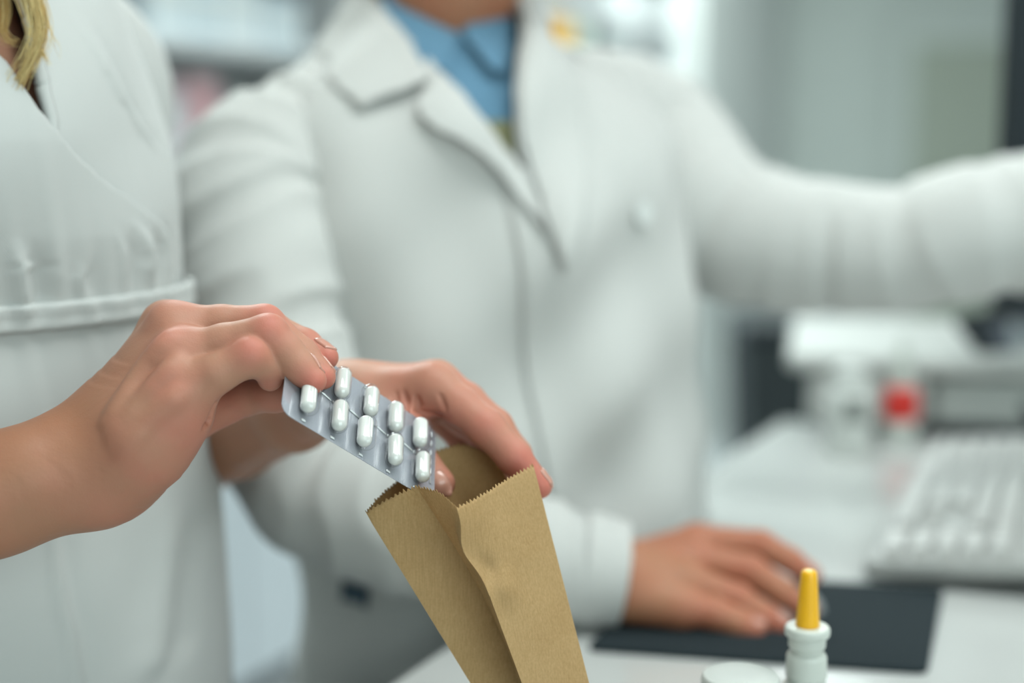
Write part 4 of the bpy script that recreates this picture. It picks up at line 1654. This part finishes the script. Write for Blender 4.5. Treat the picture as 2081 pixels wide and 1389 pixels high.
panel(TM, lambda z: np.full_like(z, -math.pi), pL, zs, 150, .002, 'coat_front', M['coat_man'], coatM)
panel(TM, pR, lambda z: np.full_like(z, math.pi), zs, 130, .005, 'coat_front', M['coat_man'], coatM)
# blue shirt and olive knit inside the opening
TS = Torso(rowsM, MTH)
TS.table()
shirt = panel(TS, lambda z: np.full_like(z, -1.3), lambda z: np.full_like(z, 1.3), np.linspace(1.16, 1.372, 60), 60, -.014, 'shirt', M['shirt'], man)
a1, z1 = TM.inv(1015, 245)
panel(TS, lambda z: np.full_like(z, a_c - .32), lambda z: np.full_like(z, a_c + .25), np.linspace(1.16, z1, 30), 40, -.010, 'knit_vest', M['sweater'], man)
patch(TS, [(775, -30), (800, 5), (860, 30), (932, 62)], [(760, 60), (800, 110), (860, 140), (912, 152)], 24, 8, -.008, -.004, 'collar_leaf', M['shirt'], shirt, .004)
patch(TS, [(1010, -40), (990, -5), (965, 30), (938, 62)], [(1060, 60), (1050, 110), (1030, 150), (1000, 140)], 24, 8, -.008, -.004, 'collar_leaf', M['shirt'], shirt, .004)
# lapels: notch collar, broad lapel, and the other side
patch(TM, [(740, -20), (790, 32), (842, 92), (882, 158)], [(590, -20), (640, 90), (690, 170), (738, 216)], 26, 12, .005, .003, 'collar', M['coat_man'], coatM, .003, .0015, .009)
patch(TM, [(885, 140), (960, 228), (1020, 300), (1062, 345), (1088, 470)], [(848, 202), (858, 242), (930, 288), (1010, 352), (1098, 480)], 34, 14, .006, .012, 'lapel', M['coat_man'], coatM, .002, .002)
patch(TM, [(1030, -30), (1036, 120), (1050, 260), (1075, 350), (1098, 500)], [(1050, -30), (1080, 50), (1150, 180), (1178, 330), (1112, 560)], 34, 14, .009, .015, 'lapel', M['coat_man'], coatM, .005, .002)
# buttons
for bx, by in ((1284, 430),):
    a, z = TM.inv(bx, by)
    c = TM.S(a, z, .0075)
    n_ = norm(np.cross(TM.S(a + .01, z) - TM.S(a, z), TM.S(a, z + .01) - TM.S(a, z)))
    if np.dot(n_, CAM - c) < 0: n_ = -n_
    b_ = lathe('button', round_profile([(0, 0), (.0085, 0), (.009, .001), (.0085, .002), (.007, .0022), (.006, .0014), (0, .0014)], .0004), M['button'], coatM, 32, local=False, loc=(0, 0, 0))
    q = Vector(n_).to_track_quat('Z', 'Y').to_matrix()
    me = b_.data
    me.transform(q.to_4x4())
    me.transform(Matrix.Translation(Vector(c)))
# sleeves
tube('sleeve', [mpnt(-.12, 0, 1.300), P(528, 372, 1.03), P(530, 580, 1.0), P(572, 800, .985), P(640, 965, .972), P(800, 1050, .962), P(1000, 1112, .962), P(1150, 1150, .966), P(1252, 1168, .969)],
     [.040, .061, .058, .056, .054, .050, .045, .040, .036], M['coat_man'], coatM, n=200, m=96, wrinkle=wr(11, .105, 105, 2.8))
tube('cuff', [P(1175, 1156, .967), P(1215, 1162, .968), P(1262, 1169, .969)], [.0395, .0385, .0365], M['coat_man'], coatM, n=24, m=64)
tube('sleeve', [mpnt(.09, -.01, 1.312), P(1290, 275, 1.31), P(1430, 432, 1.27), P(1560, 488, 1.24), P(1700, 506, 1.22), P(1838, 508, 1.20), P(1960, 476, 1.19), P(2160, 443, 1.19), P(2330, 440, 1.20)],
     [.045, .070, .066, .061, .057, .053, .057, .056, .045], M['coat_man'], coatM, n=220, m=96, wrinkle=wr(23, .075, 120, 2.2))
# woven label on the coat skirt
a, z = TM.inv(713, 1209)
w_ = .034
av = np.linspace(a - .10, a + .10, 8)
vs = np.concatenate([TM.S(av, np.full(8, zz_), .0045) for zz_ in (z - .007, z + .007)])
bd = mesh_np('coat_label', vs, grid_faces(2, 8), M['badge'], coatM)
add_mod(bd, 'SOLIDIFY', thickness=.001)
# short hair on the head
hv, hf = coarse([[(mpnt(0, -.01, 1.60), .092), (mpnt(0, .02, 1.605), .088)], [(mpnt(0, -.05, 1.56), .06), (mpnt(0, -.05, 1.5), .045)]], .006, .02)
mesh_np('head_hair', hv, hf, M['hair_dark'], man)


# ================================================================== PAPER BAG
def bag():
    # mouth ring, counter-clockwise from the near corner: (px,py,depth) with a matching foot ring on the counter
    top = [(930, 1036, .641), (1008, 994, .660), (1085, 950, .680),            # front panel K..R
           (1040, 992, .694), (1030, 975, .712),                              # right gusset, folded inwards
           (1000, 934, .719), (945, 908, .719), (880, 926, .712), (800, 985, .692), (745, 1046, .668),   # back panel to L
           (797, 1014, .6650), (848, 993, .6625), (893, 1004, .6500)]            # left gusset with its fold M
    bot = [(1172, 1690, .668), (1222, 1687, .670), (1272, 1684, .672),
           (1262, 1684, .679), (1270, 1683, .686),
           (1240, 1684, .687), (1215, 1685, .687), (1190, 1686, .687), (1160, 1688, .687), (1128, 1690, .686),
           (1140, 1690, .682), (1154, 1690, .679), (1163, 1690, .674)]
    corner = [0, 2, 3, 4, 9, 11]
    T3 = np.array([P(*q) for q in top])
    B3 = np.array([P(*q) for q in bot])
    B3[:, 2] = np.maximum(B3[:, 2], COUNTER_Z + .001)
    n = len(top)
    seg = []
    cols_t, cols_b, serr, crease = [], [], [], []
    # smooth within a panel, sharp at the corners
    cs = corner + [n]
    for a, b in zip(cs[:-1], cs[1:]):
        idx = [i % n for i in range(a, b + 1)]
        L = sum(np.linalg.norm(T3[idx[i + 1]] - T3[idx[i]]) for i in range(len(idx) - 1))
        m = max(8, int(L / .00055))
        ct = catmull(T3[idx], m + 1) if len(idx) > 2 else np.linspace(T3[idx[0]], T3[idx[1]], m + 1)
        cb = catmull(B3[idx], m + 1) if len(idx) > 2 else np.linspace(B3[idx[0]], B3[idx[1]], m + 1)
        cols_t.append(ct[:-1])
        cols_b.append(cb[:-1])
        crease += [min(i, m - i) / m for i in range(m)]
        seg += [(i / m if a == 9 else (1 - i / m if a == 11 else 0.0)) for i in range(m)]
    ct, cb = np.concatenate(cols_t), np.concatenate(cols_b)
    m = len(ct)
    ax = norm((ct - cb).mean(0))
    ln = np.concatenate([[0], np.cumsum(np.linalg.norm(np.diff(ct, axis=0), axis=1))])
    per = .0023
    ph = (ln / per) % 1
    r_ = np.random.default_rng(3)
    jit = np.interp(ln, np.arange(0, ln[-1] + per, per / 2), r_.uniform(.5, 1.1, len(np.arange(0, ln[-1] + per, per / 2))))
    tooth = (np.abs(ph - .5) * 2) * .0023 * jit
    rows = np.concatenate([np.linspace(0, .03, 4), np.linspace(.04, 1, 70)])
    cr = np.array(crease)
    vs = []
    ctr = ct.mean(0)
    for ri, t in enumerate(rows):
        p = ct * (1 - t) + cb * t
        if ri < 3: p = p + ax[None] * (tooth * (1 - ri / 3))[:, None]
        # crumples, strongest near the mouth
        out = p - (p.mean(0))
        out[:, 2] = 0
        out /= np.linalg.norm(out, axis=1)[:, None] + 1e-9
        s = ln[:, None] * 0 + ln[:, None]
        w = (.0007 * np.sin(ln * 75 + t * 11 + 2 * np.sin(t * 7 + ln * 30)) + .0003 * np.sin(ln * 140 - t * 19 + 1.5 * np.sin(t * 13))) * math.exp(-t * 2.2) * np.clip(cr * 8, 0, 1)
        # a pinched dent by the near fold, as where the paper was crushed
        dd = .0035 * np.exp(-(((ln - .004) / .010) ** 2)) * math.exp(-((t - .20) / .055) ** 2)
        dd = dd - .003 * np.exp(-(((ln - .012) / .008) ** 2)) * math.exp(-((t - .25) / .05) ** 2)
        p = p + out * (w - dd)[:, None] + np.outer(np.array(seg), np.array([.55, .83, 0])) * .013 * math.sin(math.pi * min(1.0, t * 1.15))
        near = np.minimum(ln, ln[-1] - ln)
        p = p + np.outer(np.exp(-(near / .011) ** 2), [-.0042, -.001, 0]) * math.exp(-((t - .12) / .065) ** 2)
        p = p + np.outer(np.exp(-((ln - .011) / .005) ** 2), [.0, -.0007, .0003]) * math.exp(-((t - .16 - (0)) / .03) ** 2)
        p = p + np.outer(np.exp(-((ln - .008) / .004) ** 2), [.0, .0007, 0]) * math.exp(-((t - .205) / .022) ** 2)
        vs.append(p)
    v = np.concatenate(vs)
    f = grid_faces(len(rows), m, True)
    base = len(v)
    v = np.concatenate([v, cb.mean(0)[None]])
    last = (len(rows) - 1) * m
    tri = np.array([[last + (i + 1) % m, last + i, base, base] for i in range(m)])
    o0 = np.array([B3[:, 0].mean(), B3[:, 1].mean(), COUNTER_Z])
    faces = [list(map(int, q)) for q in f] + [[int(a), int(b), int(c)] for a, b, c, _ in tri]
    o = mesh_np('paper_bag', v - o0, faces, M['kraft'])
    o.location = o0
    o.data.polygons.foreach_set('use_smooth', np.ones(len(o.data.polygons), bool))
    # keep the folded corners crisp
    try:
        o.data.set_sharp_from_angle(angle=math.radians(28))
    except Exception:
        pass
    add_mod(o, 'SOLIDIFY', thickness=.00018, offset=0)
    tag(o, 'open brown kraft paper bag with a zigzag-cut mouth', 'bag')
    return o


bag()


# ================================================================== BLISTER PACK
def blister():
    e1 = np.array([.709, .499, .498])          # image right, image down, depth
    e2 = np.array([.02, .69, -.72])
    e2 = norm(e2 - e1 * np.dot(e1, e2) / np.dot(e1, e1))
    e1 = norm(e1)
    to_w = lambda q: np.array([q[0], q[2] * CP - q[1] * SP, -q[2] * SP - q[1] * CP])
    X, Y = to_w(e1), to_w(e2)
    Nn = norm(np.cross(Y, X))
    c = P(737, 856, .668)
    if np.dot(Nn, CAM - c) < 0: Nn = -Nn
    if np.dot(np.cross(X, -Y), Nn) > 0: Yl = -Y
    else: Yl = Y
    root = empty('blister_pack', c)
    root.rotation_euler = Matrix((tuple(X), tuple(Yl), tuple(Nn))).transposed().to_euler()
    tag(root, 'silver foil blister pack of white capsules held over the paper bag', 'blister pack')
    pit, row = .0168, .0206
    LX, LY, R_ = pit * 5 / 2 + .0040, row + .0030, .006

    def rrect(lx, ly, r, n=8):
        pts = []
        for cx, cy, a0 in ((lx - r, ly - r, 0), (-lx + r, ly - r, math.pi / 2), (-lx + r, -ly + r, math.pi), (lx - r, -ly + r, 3 * math.pi / 2)):
            for a in np.linspace(a0, a0 + math.pi / 2, n):
                pts.append((cx + r * math.cos(a), cy + r * math.sin(a)))
        return np.array(pts)

    ro = rrect(LX, LY, R_)
    n = len(ro)

    def slab(name, z0, z1, mat, sc=1.0):
        v = np.concatenate([np.c_[ro * sc, np.full(n, z0)], np.c_[ro * sc, np.full(n, z1)]])
        f = [list(range(n))[::-1], list(range(n, 2 * n))] + [[i, (i + 1) % n, n + (i + 1) % n, n + i] for i in range(n)]
        return mesh_np(name, v, f, mat, root, smooth=False, local=True)

    slab('foil_backing', -.0002, .0001, M['foil'])
    slab('plastic_sheet', .00015, .00045, M['film'], .998)
    # capsule and bubble meshes shared by all ten cells
    def capsule_mesh(name, r, l, z0, squash, mat, half=False, flare=0.0):
        vs = []
        nu, nv = 26, 24
        for i in range(nu):
            t = i / (nu - 1) * math.pi
            # profile along y: hemispherical ends
            yy = -math.cos(t) * r + (l / 2 - r) * (1 if t > math.pi / 2 else -1)
            rr = r * math.sin(t)
            if i in (0, nu - 1): rr = 0.00001
            for j in range(nv):
                a = 2 * math.pi * j / nv
                vs.append((rr * math.cos(a), yy, z0 + rr * math.sin(a) * squash))
        v = np.array(vs)
        if half:
            low = v[:, 2] < 0.0004
            v[low, 2] = .0004
            s = 1 + flare * np.exp(-np.clip(v[:, 2] - .0004, 0, None) / .0007)
            v[:, 0] *= s
            v[:, 1] *= 1 + (s - 1) * .4
        o = mesh_np(name, v, grid_faces(nu, nv, True), mat, root, local=True)
        return o

    cap = capsule_mesh('capsule', .0036, .0178, .0040, 1.0, M['capsule'])
    # slightly fatter cap half, as two-piece capsules have
    me = cap.data
    co = np.empty(len(me.vertices) * 3, np.float32)
    me.vertices.foreach_get('co', co)
    co = co.reshape(-1, 3)
    m_ = co[:, 1] > 0.0
    co[m_, 0] *= 1.045
    co[m_, 2] = .0040 + (co[m_, 2] - .0040) * 1.045
    me.vertices.foreach_set('co', co.ravel())
    bub = capsule_mesh('bubble', .0044, .0194, .0042, 1.0, M['film'], half=True, flare=.14)
    first = True
    JTOP = 1 if np.dot(Yl, Y) < 0 else -1
    for i in range(5):
        for j in (-1, 1):
            x, y = (i - 2) * pit, j * row / 2
            if i == 0 and j == JTOP: continue      # pressed flat under the fingertips
            if first:
                a, b = cap, bub
                first = False
            else:
                a, b = cap.copy(), bub.copy()
                COL.objects.link(a)
                COL.objects.link(b)
            a.parent = b.parent = root
            a.location = (x, y, .0004)
            b.location = (x, y, 0)
            a.rotation_euler = (random.uniform(-.02, .02), random.uniform(-.4, .4), random.uniform(-.03, .03))
    # embossed score line between the rows with chevrons, and the blank end strip
    def bar(p0, p1, w, h, name='embossed_rib'):
        p0, p1 = np.array(p0), np.array(p1)
        d = norm(np.append(p1 - p0, 0))[:2]
        s = np.array([-d[1], d[0]]) * w / 2
        v = [(*(p0 - s), .0004), (*(p1 - s), .0004), (*(p1 + s), .0004), (*(p0 + s), .0004),
             (*(p0 - s * .3 + d * w * .3), .0004 + h), (*(p1 - s * .3 - d * w * .3), .0004 + h), (*(p1 + s * .3 - d * w * .3), .0004 + h), (*(p0 + s * .3 + d * w * .3), .0004 + h)]
        return mesh_np(name, v, BOXF, M['rib'], root, smooth=False, local=True)

    for i in range(5):
        x = (i - 2) * pit
        bar((x - .0020, 0), (x + .0020, 0), .0016, .0006)
        if i < 4:
            bar((x + .0026, .0), (x + pit / 2, .0016), .0008, .0005)
            bar((x + pit / 2, .0016), (x + pit - .0026, 0), .0008, .0005)
        for j in (-1, 1):
            bar((x - .0012, j * (row + .0008)), (x + .0012, j * (row + .0008)), .0012, .0005)
    for k_ in range(7):
        y = (k_ - 3) * .006
        bar((LX - .0030, y - .0018), (LX - .0030, y + .0018), .0010, .0004, 'batch_mark')
    return root


blister()

# ceiling lamp panels (real fittings under the lights)
for i, (x, y) in enumerate(((.35, .55), (1.5, 1.3), (-1.0, 2.6), (.6, 4.6))):
    e = empty('ceiling_lamp', (x, y, 2.68))
    tag(e, ['square ceiling lamp above the paper bag', 'square ceiling lamp above the keyboard', 'square ceiling lamp above the shelving', 'square ceiling lamp at the back of the shop'][i], 'lamp', 'ceiling lamps')
    for lo, hi in (((-.62, -.32, -.015), (.62, -.30, .02)), ((-.62, .30, -.015), (.62, .32, .02)), ((-.62, -.30, -.015), (-.60, .30, .02)), ((.60, -.30, -.015), (.62, .30, .02))):
        box('frame', lo, hi, M['white_plastic'], e)
    box('diffuser', (-.6, -.3, .0), (.6, .3, .012), M['lamp'], e)
